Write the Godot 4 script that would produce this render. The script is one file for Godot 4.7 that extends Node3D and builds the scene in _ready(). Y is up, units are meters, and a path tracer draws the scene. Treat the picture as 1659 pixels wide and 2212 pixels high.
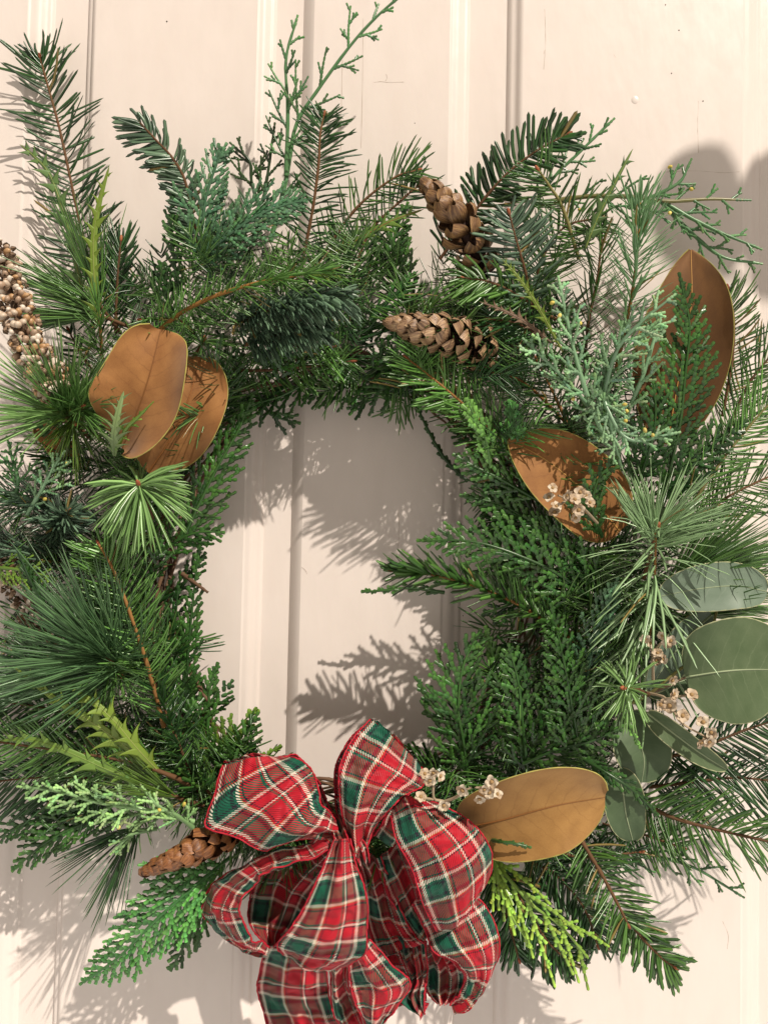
extends Node3D
# An evergreen wreath on a painted panelled door. Units are metres; "px" are chart units of 0.43 mm on the door plane.
const CW := 1659.0
const CH := 2212.0
const CAM_D := 0.83
const FOV := 60.0
const DEPTH := 1.4   # how thick the wreath stands off the door
var cam_pos := Vector3(0, 1.5, CAM_D)
var cam_basis := Basis()
var tan_half := tan(deg_to_rad(FOV * 0.5))
var rng := RandomNumberGenerator.new()
var taken := {}
var M := {}
var PAL := {}


class MB:
	var v := PackedVector3Array()
	var n := PackedVector3Array()
	var c := PackedColorArray()
	var uv := PackedVector2Array()
	var idx := PackedInt32Array()
	# an elliptical tube: rw half widths along wax, flat = thickness over width
	func tube(p: PackedVector3Array, rw: PackedFloat32Array, flat: float, wax: Vector3, k: int, c0: Color, c1: Color) -> void:
		var m := p.size()
		var s := v.size()
		var cs: Array[Vector2] = []
		for j in k:
			cs.append(Vector2(cos(TAU * j / k), sin(TAU * j / k)))
		for i in m:
			var t: Vector3 = (p[mini(i + 1, m - 1)] - p[maxi(i - 1, 0)]).normalized()
			var u: Vector3 = wax - t * wax.dot(t)
			if u.length_squared() < 1e-6:
				u = t.cross(Vector3(0.31, 0.87, 0.2))
			u = u.normalized()
			var w: Vector3 = t.cross(u)
			var a: float = rw[i]
			var b: float = a * flat
			var col := c0.lerp(c1, float(i) / (m - 1))
			for q in cs:
				v.append(p[i] + u * (a * q.x) + w * (b * q.y))
				n.append((u * (q.x * flat) + w * q.y).normalized())
				c.append(col)
		for i in m - 1:
			for j in k:
				var a0 := s + i * k + j
				var b0 := s + i * k + (j + 1) % k
				idx.append_array(PackedInt32Array([a0, a0 + k, b0, b0, a0 + k, b0 + k]))
	# a needle: base, direction times length, bend at the tip, half width, flatness, width axis
	func needle(p0: Vector3, d: Vector3, bend: Vector3, hw: float, flat: float, wax: Vector3, col: Color, blunt: float, k := 4) -> void:
		var tip_z := p0.z + d.z + bend.z
		if tip_z < 0.004:
			bend.z += 0.004 - tip_z
		var p := PackedVector3Array([p0, p0 + d * 0.3 + bend * 0.09, p0 + d * 0.62 + bend * 0.38, p0 + d * 0.93 + bend * 0.86, p0 + d + bend])
		tube(p, PackedFloat32Array([hw * 0.55, hw, hw * 0.98, hw * blunt, hw * 0.05]), flat, wax, k, col, col)
	# a sheet with thickness over a grid of points (nu rows of nv)
	func sheet(g: PackedVector3Array, nu: int, nv: int, th: float, uvs: PackedVector2Array, col: Color) -> void:
		var s := v.size()
		var nn := PackedVector3Array()
		for i in nu:
			for j in nv:
				var du: Vector3 = g[mini(i + 1, nu - 1) * nv + j] - g[maxi(i - 1, 0) * nv + j]
				var dv: Vector3 = g[i * nv + mini(j + 1, nv - 1)] - g[i * nv + maxi(j - 1, 0)]
				var q := du.cross(dv)
				nn.append(q.normalized() if q.length_squared() > 1e-20 else Vector3(0, 0, 1))
		for side in 2:
			for i in nu * nv:
				var sg := 1.0 if side == 0 else -1.0
				v.append(g[i] + nn[i] * (th * 0.5 * sg))
				n.append(nn[i] * sg)
				uv.append(uvs[i])
				c.append(col)
		var o := nu * nv
		for i in nu - 1:
			for j in nv - 1:
				var a := s + i * nv + j
				idx.append_array(PackedInt32Array([a, a + 1, a + nv, a + 1, a + nv + 1, a + nv]))
				a += o
				idx.append_array(PackedInt32Array([a, a + nv, a + 1, a + 1, a + nv, a + nv + 1]))
		for e in 2:
			for i in nu - 1:
				var a := s + i * nv + (0 if e == 0 else nv - 1)
				var q := PackedInt32Array([a, a + nv, a + o, a + o, a + nv, a + nv + o])
				if e == 1:
					q = PackedInt32Array([a, a + o, a + nv, a + o, a + nv + o, a + nv])
				idx.append_array(q)
			for j in nv - 1:
				var a := s + (0 if e == 0 else (nu - 1) * nv) + j
				var q := PackedInt32Array([a, a + o, a + 1, a + 1, a + o, a + o + 1])
				if e == 1:
					q = PackedInt32Array([a, a + 1, a + o, a + 1, a + o + 1, a + o])
				idx.append_array(q)
	func ball(at: Vector3, r: Vector3, bas: Basis, rows: int, k: int, col: Color, col2: Color) -> void:
		var s := v.size()
		for i in rows + 1:
			var a := PI * i / rows
			for j in k:
				var q := Vector3(sin(a) * cos(TAU * j / k), sin(a) * sin(TAU * j / k), cos(a))
				v.append(at + bas * (q * r))
				n.append((bas * (q / r)).normalized())
				c.append(col.lerp(col2, pow(float(i) / rows, 3.0)))
		for i in rows:
			for j in k:
				var a0 := s + i * k + j
				var b0 := s + i * k + (j + 1) % k
				idx.append_array(PackedInt32Array([a0, b0, a0 + k, b0, b0 + k, a0 + k]))
	func mesh(base := Vector3.ZERO) -> ArrayMesh:
		var arr := []
		arr.resize(Mesh.ARRAY_MAX)
		if base != Vector3.ZERO:
			for i in v.size():
				v[i] -= base
		arr[Mesh.ARRAY_VERTEX] = v
		arr[Mesh.ARRAY_NORMAL] = n
		if c.size() == v.size():
			arr[Mesh.ARRAY_COLOR] = c
		if uv.size() == v.size():
			arr[Mesh.ARRAY_TEX_UV] = uv
		arr[Mesh.ARRAY_INDEX] = idx
		var am := ArrayMesh.new()
		am.add_surface_from_arrays(Mesh.PRIMITIVE_TRIANGLES, arr)
		return am


# ---------- chart helpers
func P(x: float, y: float, zcm: float) -> Vector3:
	var d: Vector3 = cam_basis * Vector3((x - CW * 0.5) / (CH * 0.5) * tan_half, (CH * 0.5 - y) / (CH * 0.5) * tan_half, -1.0)
	return cam_pos + d * ((zcm * 0.01 - cam_pos.z) / d.z)


func px(z := 0.05) -> float:
	return 2.0 * tan_half / CH * (CAM_D - z)


func pts(s: String) -> PackedVector3Array:
	var out := PackedVector3Array()
	for part_ in s.split(","):
		var a := part_.strip_edges().split_floats(" ")
		out.append(P(a[0], a[1], a[2] * (DEPTH if a[2] > 1.0 else 1.0)))
	return out


func smooth_curve(p: PackedVector3Array, n: int) -> PackedVector3Array:
	var out := PackedVector3Array()
	var m := p.size()
	for i in n:
		var f := float(i) / (n - 1) * (m - 1)
		var k := mini(int(f), m - 2)
		out.append(p[k].cubic_interpolate(p[k + 1], p[maxi(k - 1, 0)] if k > 0 else p[0] * 2.0 - p[1], p[k + 2] if k + 2 < m else p[m - 1] * 2.0 - p[m - 2], f - k))
	return out


func curve_len(p: PackedVector3Array) -> float:
	var l := 0.0
	for i in p.size() - 1:
		l += p[i].distance_to(p[i + 1])
	return l


func along(p: PackedVector3Array, s: float) -> Vector3:
	var f := clampf(s, 0, 1) * (p.size() - 1)
	var k := mini(int(f), p.size() - 2)
	return p[k].lerp(p[k + 1], f - k)


func tang(p: PackedVector3Array, s: float) -> Vector3:
	return (along(p, s + 0.03) - along(p, s - 0.03)).normalized()


func rf(a: float, b: float) -> float:
	return rng.randf_range(a, b)


func shade(pal: String, aged := false) -> Color:
	var a: Array = PAL[pal]
	var q: Color = a[0].lerp(a[1], rng.randf())
	var m := rf(0.75, 1.3)
	if aged and rng.randf() < 0.02 and a[0].g > a[0].r * 1.3:   # a yellowed one now and then
		return Color(0.26, 0.19, 0.06)
	return Color(q.r * m, q.g * m, q.b * m)


# ---------- scene helpers
func numbered(called: String) -> String:
	var k: int = taken.get(called, 0)
	taken[called] = k + 1
	return called if k == 0 else "%s_%03d" % [called, k]


func thing(called: String, label: String, category: String, at: Vector3, group := "") -> Node3D:
	var o := Node3D.new()
	o.name = numbered(called)
	o.position = at
	o.set_meta("label", label)
	o.set_meta("category", category)
	if group:
		o.set_meta("group", group)
	add_child(o)
	return o


func part(parent: Node, called: String, mesh: Mesh, m: Material, stuff := false) -> MeshInstance3D:
	var o := MeshInstance3D.new()
	o.mesh = mesh
	o.material_override = m
	var seen_key := str(parent.get_instance_id()) + called
	var k: int = taken.get(seen_key, 0)
	taken[seen_key] = k + 1
	o.name = called if k == 0 else "%s_%03d" % [called, k]
	if stuff:
		o.set_meta("kind", "stuff")
	parent.add_child(o, true)
	return o


func mat(c: Color, rough: float, spec := 0.5, vc := false) -> StandardMaterial3D:
	var m := StandardMaterial3D.new()
	m.albedo_color = c.linear_to_srgb()
	m.roughness = rough
	m.metallic_specular = spec
	m.vertex_color_use_as_albedo = vc
	return m


func noise_tex(freq: float, oct: int, seed_: int, ramp: Array, size := 256, normal := false, strength := 4.0) -> NoiseTexture2D:
	var f := FastNoiseLite.new()
	f.seed = seed_
	f.frequency = freq
	f.fractal_octaves = oct
	var t := NoiseTexture2D.new()
	t.noise = f
	t.width = size
	t.height = size
	t.seamless = true
	t.as_normal_map = normal
	t.bump_strength = strength
	if ramp.size():
		var g := Gradient.new()
		g.offsets = PackedFloat32Array([0.15, 0.5, 0.85])
		g.colors = PackedColorArray([ramp[0].linear_to_srgb(), ramp[1].linear_to_srgb(), ramp[2].linear_to_srgb()])
		t.color_ramp = g
	return t


func stem_mesh(p: PackedVector3Array, r0: float, r1: float, pal: String, base: Vector3) -> ArrayMesh:
	var b := MB.new()
	var rw := PackedFloat32Array()
	for i in p.size():
		rw.append(lerpf(r0, r1, float(i) / (p.size() - 1)) * rf(0.85, 1.18))
	b.tube(p, rw, 1.0, Vector3(1, 0.2, 0.3), 6, shade(pal), shade(pal))
	return b.mesh(base)


# ---------- plants
# needled sprig. o: len, w, gap, ang, mode comb/brush, pal, stem, droop (x y px), tilt, blunt, flat, cur, fill
func fir(label: String, path: String, o: Dictionary) -> Node3D:
	var p := smooth_curve(pts(path), 24)
	var base := p[0]
	var th := thing(o.get("name", "fir_sprig"), label, "fir sprig", base)
	var b := MB.new()
	fir_needles(b, p, o)
	part(th, "stem", stem_mesh(p, o.get("sw", 4.0) * px(), o.get("sw", 4.0) * 0.5 * px(), o.get("stem", "bark"), base), M.bark)
	part(th, "needle_foliage", b.mesh(base), M[o.get("mat", "needle")], true)
	if o.get("bud", true):
		var bb := MB.new()
		var t := tang(p, 1.0)
		var q := Basis.looking_at(-t, Vector3(0.1, 0.2, 1))
		bb.ball(p[23] + t * 5.0 * px(), Vector3(3.6, 3.6, 8) * px(), q, 6, 7, shade("bud"), shade("bud"))
		part(th, "bud", bb.mesh(base), M.bark)
	return th


func fir_needles(b: MB, p: PackedVector3Array, o: Dictionary) -> void:
	var u := px(p[12].z)
	var total := curve_len(p) / u
	var gap: float = o.get("gap", 6.0)
	var nl: float = o.get("len", 75.0)
	var hw: float = o.get("w", 4.5) * 0.5 * u
	var mode: String = o.get("mode", "comb")
	var ang: float = deg_to_rad(o.get("ang", 62.0))
	var dr: Vector2 = o.get("droop", Vector2.ZERO)
	var bend := Vector3(dr.x, -dr.y, 0) * u
	var cur: float = o.get("cur", 0.14)
	var pal: String = o.get("pal", "fir_mid")
	var f0 := Vector3(0, 0, 1).rotated(tang(p, 0.5), deg_to_rad(o.get("tilt", 0.0)))
	var flat: float = o.get("flat", 0.35)
	var blunt: float = o.get("blunt", 0.75)
	var s0: float = o.get("from", 0.03)
	var n := int(total * (1.0 - s0) / gap)
	var tip_keep: float = o.get("taper", 0.45)
	var odds: Vector2 = o.get("odds", Vector2(1, 1))
	for i in n:
		var s := s0 + (1.0 - s0) * (i + rng.randf()) / n
		var at := along(p, s)
		var t := tang(p, s)
		var f := (f0 - t * f0.dot(t)).normalized()
		var bi := t.cross(f)
		var lf := minf(1.0, tip_keep + (1.0 - s) * 3.5) * rf(0.66, 1.12)
		for side in [-1.0, 1.0]:
			if rng.randf() > (odds.x if side > 0 else odds.y):
				continue
			var a := ang * (1.0 - 0.55 * pow(s, 6.0)) * rf(0.82, 1.18)
			var ph := rf(-0.35, 0.65)
			if mode == "brush":
				ph = rf(-0.7, PI * 0.5)
			elif mode == "round":
				ph = rf(-1.0, PI - 1.0) if side > 0 else rf(-PI, PI)
			var rad: Vector3 = bi * side * cos(ph) + f * sin(ph)
			var d: Vector3 = (t * cos(a) + rad * sin(a)) * (nl * lf * u)
			var wax: Vector3 = d.normalized().cross(rad.cross(t)).rotated(d.normalized(), rf(-0.5, 0.5))
			if mode == "brush" or mode == "round":
				wax = d.cross(rad.lerp(t, 0.5)).normalized()
			else:
				wax = d.normalized().cross(f).rotated(d.normalized(), rf(-0.6, 0.6))
			var bd := (t * cur * nl * lf * u + bend + Vector3(rf(-1, 1), rf(-1, 1), rf(-1, 1)) * nl * 0.15 * u)
			b.needle(at, d, bd, hw * rf(0.85, 1.15), flat, wax, shade(pal, true), blunt)


# long-needled pine: o: n, len, a0, a1 (degrees from the stem), span (share of stem with needles), pal, w, droop, squash
func pine(label: String, path: String, o: Dictionary) -> Node3D:
	var p := smooth_curve(pts(path), 16)
	var base := p[0]
	var th := thing(o.get("name", "pine_tuft"), label, "pine sprig", base)
	var b := MB.new()
	var u := px(p[15].z)
	var dr: Vector2 = o.get("droop", Vector2(0, 14))
	var nl: float = o.get("len", 180.0)
	var span: float = o.get("span", 0.4)
	for i in int(o.get("n", 90)):
		var s := 1.0 - span * rng.randf()
		var at := along(p, s)
		var t := tang(p, s)
		var x := t.cross(Vector3(0, 0, 1)).normalized()
		var z := x.cross(t)
		var ph := rng.randf() * TAU
		var a := deg_to_rad(lerpf(o.get("a0", 5.0), o.get("a1", 50.0), sqrt(rng.randf())))
		var rad: Vector3 = (x * cos(ph) + z * sin(ph) * o.get("squash", 0.6)).normalized()
		var l := nl * u * rf(0.72, 1.08)
		var d := (t * cos(a) + rad * sin(a)) * l
		var m := int(o.get("fascicle", 2))
		for k in m:
			var d2 := d.rotated(z, rf(-0.06, 0.06)).rotated(x, rf(-0.05, 0.05))
			var bd := Vector3(dr.x, -dr.y, 0) * u + Vector3(rf(-1, 1), rf(-1, 1), rf(-1, 1)) * l * 0.06 * 1.7 - rad * l * float(o.get("curl", 0.0))
			b.needle(at, d2, bd, o.get("w", 3.2) * 0.5 * u * rf(0.85, 1.1), 0.6, d2.cross(Vector3(0, 0, 1)).normalized(), shade(o.get("pal", "pine")), 0.6)
	part(th, "stem", stem_mesh(p, 4.5 * px(), 3.5 * px(), o.get("stem", "bark"), base), M.bark)
	part(th, "needle_foliage", b.mesh(base), M.needle, true)
	var bb := MB.new()
	var tt := tang(p, 1.0)
	bb.ball(p[15] + tt * 3.0 * u, Vector3(5, 5, 11) * u, Basis.looking_at(-tt, Vector3(0.1, 0.2, 1)), 7, 8, shade("bud"), shade("bud"))
	part(th, "bud", bb.mesh(base), M.bark)
	return th


# a strand of overlapping scales
func strand(b: MB, p0: Vector3, d: Vector3, bend: Vector3, l: float, w: float, sl: float, flat: float, f: Vector3, col: Color) -> void:
	var m := maxi(2, int(l / sl))
	var p := PackedVector3Array()
	var rw := PackedFloat32Array()
	var zz := p0.z
	for i in m:
		var tp := 1.0 - 0.45 * float(i) / m
		for q in [[0.04, 0.62], [0.45, 0.92], [0.94, 0.98]]:
			var s: float = (i + q[0]) / m
			var at := p0 + d * (l * s) + bend * (s * s)
			at.z = maxf(at.z, 0.004)
			p.append(at)
			rw.append(w * 0.5 * q[1] * tp)
	p.append(p0 + d * l * 1.02 + bend)
	p[p.size() - 1].z = maxf(p[p.size() - 1].z, 0.004)
	rw.append(w * 0.06)
	var wax := d.cross(f).normalized()
	var s0 := b.v.size()
	b.tube(p, rw, flat, wax, 5, col, Color(col.r * 1.25, col.g * 1.2, col.b * 1.05))
	for i in p.size():   # each scale has a paler free tip
		var kk: float = [0.62, 0.95, 1.45][i % 3] if flat < 0.9 else [0.85, 1.0, 1.15][i % 3]
		for j in 5:
			var q := b.c[s0 + i * 5 + j]
			b.c[s0 + i * 5 + j] = Color(q.r * kk, q.g * kk, q.b * kk)


# flat cedar spray. o: len (longest side branch px), gap, ang, w, sl, sub, pal, tilt, curl (px), roll
func cedar(label: String, path: String, o: Dictionary) -> Node3D:
	var p := smooth_curve(pts(path), 24)
	var base := p[0]
	var th := thing(o.get("name", "cedar_spray"), label, "cedar spray", base)
	var b := MB.new()
	cedar_fronds(b, p, o)
	part(th, "stem", stem_mesh(p, o.get("sw", 4.5) * px(), 2.0 * px(), o.get("stem", o.get("pal", "cedar")), base), M.cedar)
	part(th, "scale_foliage", b.mesh(base), M[o.get("mat", "cedar")], true)
	return th


func cedar_fronds(b: MB, p: PackedVector3Array, o: Dictionary) -> void:
	var u := px(p[12].z)
	var total := curve_len(p) / u
	var ln: float = o.get("len", 130.0)
	var gap: float = o.get("gap", 22.0) * 1.2
	var ang: float = deg_to_rad(o.get("ang", 42.0))
	var w: float = o.get("w", 9.0) * 1.3 * u
	var sl: float = o.get("sl", 9.0) * 1.1 * u
	var pal: String = o.get("pal", "cedar")
	var sub: float = o.get("sub", 0.42) * 1.12
	var flat: float = o.get("flat", 0.30)
	var f0 := Vector3(0, 0, 1).rotated(tang(p, 0.5), deg_to_rad(o.get("tilt", 0.0)))
	var curl: Vector2 = o.get("curl", Vector2.ZERO)
	var odds: Vector2 = o.get("odds", Vector2(1, 1))
	var n := int(total / gap)
	var s_from: float = o.get("from", 0.05)
	for i in n:
		var s := s_from + (1.0 - s_from) * float(i) / n
		for side in [-1.0, 1.0]:
			if rng.randf() > (odds.x if side > 0 else odds.y):
				continue
			var ss := minf(0.98, s + (0.5 * gap / total if side > 0 else 0.0))
			var at := along(p, ss)
			var t := tang(p, ss)
			var f := (f0 - t * f0.dot(t)).normalized()
			var bi := t.cross(f)
			var l := ln * pow(1.0 - ss, o.get("shape", 0.7)) * minf(1.0, o.get("near", 0.6) + ss * 2.0) * rf(0.75, 1.12)
			if l < 12.0:
				l = 12.0
			var d: Vector3 = (t * cos(ang) + bi * side * sin(ang) + f * rf(-0.22, 0.22)).normalized()
			var bend: Vector3 = t * (l * 0.16 * u) + Vector3(curl.x, -curl.y, 0) * (u * l / ln) + f * rf(-0.12, 0.06) * l * u
			var col := shade(pal)
			strand(b, at, d, bend, l * u, w * 0.95, sl, flat, f, col)
			var m := int(l / (sl / u * 1.75))
			for k in m:
				var q := (k + 0.6) / (m + 0.4)
				var l2 := l * sub * pow(1.0 - q, 0.75) * minf(1.0, 0.75 + q) * rf(0.8, 1.15)
				if l2 < 7.0:
					continue
				var at2 := at + d * (l * u * q) + bend * (q * q)
				var d1 := (d * l * u + bend * 2.0 * q).normalized()
				var sd := 1.0 if k % 2 == 0 else -1.0
				var b2 := d1.cross(f).normalized() * sd
				var d2 := (d1 * 0.82 + b2 * 0.57 + f * rf(-0.22, 0.22)).normalized()
				var bend2 := d1 * l2 * u * 0.12
				strand(b, at2, d2, bend2, l2 * u, w * 0.85, sl, flat, f, Color(col.r * rf(0.85, 1.2), col.g * rf(0.85, 1.2), col.b * rf(0.85, 1.2)))
				if l2 > 46.0:
					for k3 in int(l2 / 22.0):
						var q3 := (k3 + 0.7) / (l2 / 22.0 + 0.6)
						var l3 := l2 * 0.42 * (1.0 - q3)
						if l3 < 8.0:
							continue
						var sd3 := 1.0 if k3 % 2 == 0 else -1.0
						strand(b, at2 + d2 * l2 * u * q3, (d2 * 0.8 + d2.cross(f) * sd3 * 0.6).normalized(), Vector3.ZERO, l3 * u, w * 0.8, sl, flat, f, shade(pal))
	strand(b, along(p, 0.9), tang(p, 0.97), Vector3.ZERO, maxf(total * 0.12, 20.0) * u, w, sl, flat, f0, shade(pal))


# round-twigged juniper or cypress: o: len, gap, w, pal, ang, buds
func juniper(label: String, path: String, o: Dictionary) -> Node3D:
	var p := smooth_curve(pts(path), 24)
	var base := p[0]
	var th := thing(o.get("name", "juniper_sprig"), label, "juniper sprig", base)
	var b := MB.new()
	var u := px(p[12].z)
	var total := curve_len(p) / u
	var ln: float = o.get("len", 110.0)
	var gap: float = o.get("gap", 26.0)
	var w: float = o.get("w", 7.5) * 1.25 * u
	var sl: float = o.get("sl", 6.0) * u
	var pal: String = o.get("pal", "juniper")
	var ang := deg_to_rad(o.get("ang", 42.0))
	var n := int(total / gap)
	var buds: Array[Vector3] = []
	var odds: Vector2 = o.get("odds", Vector2(1, 1))
	for i in n:
		var s := 0.1 + 0.9 * (i + 0.4 * rng.randf()) / n
		var t := tang(p, s)
		var f := Vector3(0, 0, 1)
		var side := 1.0 if i % 2 == 0 else -1.0
		if rng.randf() > (odds.x if side > 0 else odds.y):
			side = -side
		var bi := t.cross(f).normalized() * side
		var az := rf(-0.5, 0.9)
		var rad := bi * cos(az) + f * sin(az)
		var l := ln * pow(1.03 - s, 0.6) * minf(1.0, 0.5 + s * 2.0) * rf(0.6, 1.15)
		var d := (t * cos(ang) + rad * sin(ang) * rf(0.8, 1.2)).normalized()
		var bend := t * l * 0.2 * u
		var at := along(p, s)
		var col := shade(pal)
		strand(b, at, d, bend, l * u, w, sl, 0.95, f, col)
		var m := int(l / o.get("gap2", 17.0))
		for k in m:
			var q := (k + 0.5 + 0.3 * rng.randf()) / m
			var l2 := minf(l * 0.5 * (1.05 - q) + 10.0, 60.0) * rf(0.6, 1.15)
			var at2 := at + d * (l * u * q) + bend * (q * q)
			var d1 := (d * l * u + bend * 2.0 * q).normalized()
			var sd := 1.0 if (k + i) % 2 == 0 else -1.0
			var az2 := rf(-0.6, 0.8)
			var r2 := d1.cross(f).normalized() * sd * cos(az2) + f * sin(az2)
			var d2 := (d1 * 0.76 + r2 * 0.62).normalized()
			strand(b, at2, d2, d1 * l2 * 0.1 * u, l2 * u, w * 0.9, sl, 0.95, f, Color(col.r * rf(0.85, 1.2), col.g * rf(0.85, 1.2), col.b * rf(0.85, 1.2)))
			if l2 > 26.0:
				for k3 in 2:
					var q3 := rf(0.25, 0.7)
					strand(b, at2 + d2 * l2 * u * q3, (d2 * 0.8 + r2.cross(d2) * rf(-0.5, 0.5) - r2 * 0.45 * (1.0 if k3 == 0 else -1.0)).normalized(), Vector3.ZERO, l2 * 0.42 * u, w * 0.85, sl, 0.95, f, shade(pal))
			if rng.randf() < o.get("buds", 0.0):
				buds.append(at2 + d2 * l2 * u * 1.0)
	strand(b, along(p, 0.95), tang(p, 1.0), Vector3.ZERO, maxf(total * 0.08, 26.0) * u, w, sl, 0.95, Vector3(0, 0, 1), shade(pal))
	part(th, "stem", stem_mesh(p, o.get("sw", 5.0) * px(), 2.6 * px(), o.get("stem", pal), base), M.cedar)
	part(th, "twig_foliage", b.mesh(base), M[o.get("mat", "juniper")], true)
	for q in buds:
		var bb := MB.new()
		bb.ball(q, Vector3(4.5, 4.5, 6.5) * u, Basis.from_euler(Vector3(rf(-1, 1), rf(-1, 1), 0)), 5, 6, shade("yellow_bud"), shade("yellow_bud"))
		part(th, "cone_bud", bb.mesh(base), M.matte)
	return th


# a long leaf with spiny teeth: o: w (half width px), tooth, gap, pal, ang
func toothed(label: String, path: String, o: Dictionary) -> Node3D:
	var p := smooth_curve(pts(path), 28)
	var base := p[0]
	var th := thing(o.get("name", "toothed_leaf"), label, "toothed leaf", base)
	var b := MB.new()
	var u := px(p[14].z)
	var total := curve_len(p) / u
	var w: float = o.get("w", 9.0) * u
	var tooth: float = o.get("tooth", 34.0)
	var gap: float = o.get("gap", 34.0) * 1.2
	var f := Vector3(0, 0, 1).rotated(tang(p, 0.5), deg_to_rad(o.get("tilt", 0.0)))
	var ang := deg_to_rad(o.get("ang", 48.0))
	var pal: String = o.get("pal", "lime")
	var rw := PackedFloat32Array()
	for i in 28:
		var s := i / 27.0
		rw.append(w * minf(0.35 + s * 3.0, pow(1.0 - s, 0.45) * 1.05) + 0.00005)
	var c0 := shade(pal)
	b.tube(p, rw, 0.16, tang(p, 0.5).cross(f), 8, c0, shade(pal))
	var n := int(total / gap)
	for i in n:
		for side in [-1.0, 1.0]:
			var s: float = 0.07 + 0.9 * (i + (0.5 if side > 0 else 0.0) + rf(-0.18, 0.18)) / n
			var t := tang(p, s)
			var ff := (f - t * f.dot(t)).normalized()
			var bi: Vector3 = t.cross(ff) * side
			var k := minf(1.0, 0.45 + s * 3.0) * (1.0 - 0.55 * s * s) * rf(0.6, 1.2)
			var at: Vector3 = along(p, s) + bi * w * 0.25
			var a2 := ang * rf(0.85, 1.15)
			var d: Vector3 = (t * cos(a2) + bi * sin(a2) + ff * rf(0.05, 0.3)) * tooth * k * u
			var hw := minf(gap * 0.22, tooth * 0.22) * k * u
			var pp := PackedVector3Array([at - t * hw * 0.2, at + d * 0.25, at + d * 0.52 + t * tooth * 0.02 * k * u, at + d * 0.8 + bi * tooth * 0.03 * k * u, at + d + (bi * 0.14 + ff * 0.1) * tooth * k * u])
			b.tube(pp, PackedFloat32Array([hw * 1.5, hw * 0.95, hw * 0.55, hw * 0.26, 0.00006]), 0.14, d.cross(ff), 6, c0, shade(pal))
	part(th, "leaf_blade", b.mesh(base), M[o.get("mat", "leafy")])
	var mr := MB.new()
	var mp := PackedVector3Array()
	var mw := PackedFloat32Array()
	for i in 28:
		mp.append(p[i] + f * maxf(rw[i] * 0.13, 0.0002))
		mw.append(lerpf(1.6, 0.6, i / 27.0) * u)
	mr.tube(mp, mw, 1.0, Vector3(1, 0, 0.1), 5, shade(o.get("rib", "lime_rib")), shade(o.get("rib", "lime_rib")))
	part(th, "midrib", mr.mesh(base), M.leafy)
	return th


# broad leaf from base to tip. o: hw (half width px), a, e (outline), cup, roll (degrees), wave, fold, mat, rim, rib, stalk
func broad_leaf(called: String, label: String, category: String, path: String, o: Dictionary, parent: Node3D = null) -> Node3D:
	var nu := 40
	var nv := 17
	var cl := smooth_curve(pts(path), nu)
	var base := cl[0] if parent == null else parent.position
	var th: Node3D = thing(called, label, category, base) if parent == null else null
	var u := px(cl[20].z)
	var hw: float = o.get("hw", 90.0) * u
	var a: float = o.get("a", 1.0)
	var e: float = o.get("e", 0.55)
	var roll := deg_to_rad(o.get("roll", 0.0))
	var g := PackedVector3Array()
	var uvs := PackedVector2Array()
	var left := PackedVector3Array()
	var right := PackedVector3Array()
	var mid := PackedVector3Array()
	var sk: Vector2 = o.get("skew", Vector2(1, 1))
	for i in nu:
		var s := float(i) / (nu - 1)
		var t := tang(cl, s)
		var wx := t.cross(Vector3(0, 0, 1)).normalized().rotated(t, roll + deg_to_rad(o.get("twist", 0.0)) * (s - 0.5))
		var nm := wx.cross(t)
		var uu := pow(clampf(s * 0.985 + 0.008, 0, 1), a)
		var e2: float = o.get("e2", e)
		var pk := e / (e + e2)
		var w := hw * pow(uu / pk, e) * pow((1.0 - uu) / (1.0 - pk), e2)
		for j in nv:
			var q := float(j) / (nv - 1) * 2.0 - 1.0
			var wv: float = o.get("wave", 0.0) * u * sin(s * o.get("waves", 9.0) + q * 1.3 + o.get("phase", 0.0)) * q * q
			var lift: float = o.get("cup", 0.15) * w * q * q + o.get("fold", 0.0) * w * absf(q) + wv
			var at: Vector3 = cl[i] + wx * (q * w * (sk.x if q > 0 else sk.y)) + nm * lift
			at.z = maxf(at.z, 0.005)
			g.append(at)
			uvs.append(Vector2(q * 0.5 + 0.5, s))
			if j == 0:
				left.append(at)
			if j == nv - 1:
				right.append(at)
		mid.append(cl[i] + nm * 0.0004)
	var holder: Node = th
	var b := MB.new()
	b.sheet(g, nu, nv, 0.0006, uvs, Color.WHITE)
	b.c.clear()
	if th == null:
		holder = part(parent, called, b.mesh(base), o.mat)
		if label:
			holder.set_meta("label", label)
	else:
		part(th, "blade", b.mesh(base), o.mat)
	var rb := MB.new()
	var rr := PackedFloat32Array()
	for i in nu:
		rr.append(0.00045 + 0.00012 * sin(i * 1.7))
	rb.tube(left, rr, 1.0, Vector3(0, 0.1, 1), 5, shade(o.get("rim", "leaf_rim")), shade(o.get("rim", "leaf_rim")))
	rb.tube(right, rr, 1.0, Vector3(0, 0.1, 1), 5, shade(o.get("rim", "leaf_rim")), shade(o.get("rim", "leaf_rim")))
	part(holder, "rim", rb.mesh(base), M.matte)
	var mb := MB.new()
	var mw := PackedFloat32Array()
	for i in nu:
		mw.append(lerpf(o.get("ribw", 2.6), 0.7, float(i) / (nu - 1)) * u)
	mb.tube(mid, mw, 0.7, Vector3(1, 0.3, 0), 6, shade(o.get("rib", "mag_rib")), shade(o.get("rib", "mag_rib")))
	part(holder, "midrib", mb.mesh(base), M.matte)
	if o.has("stalk"):
		var sp := smooth_curve(pts(o.stalk), 10)
		part(holder, "stalk", stem_mesh(sp, 3.4 * u, 2.6 * u, o.get("stalk_pal", "twig"), base), M.bark)
	return th


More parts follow.
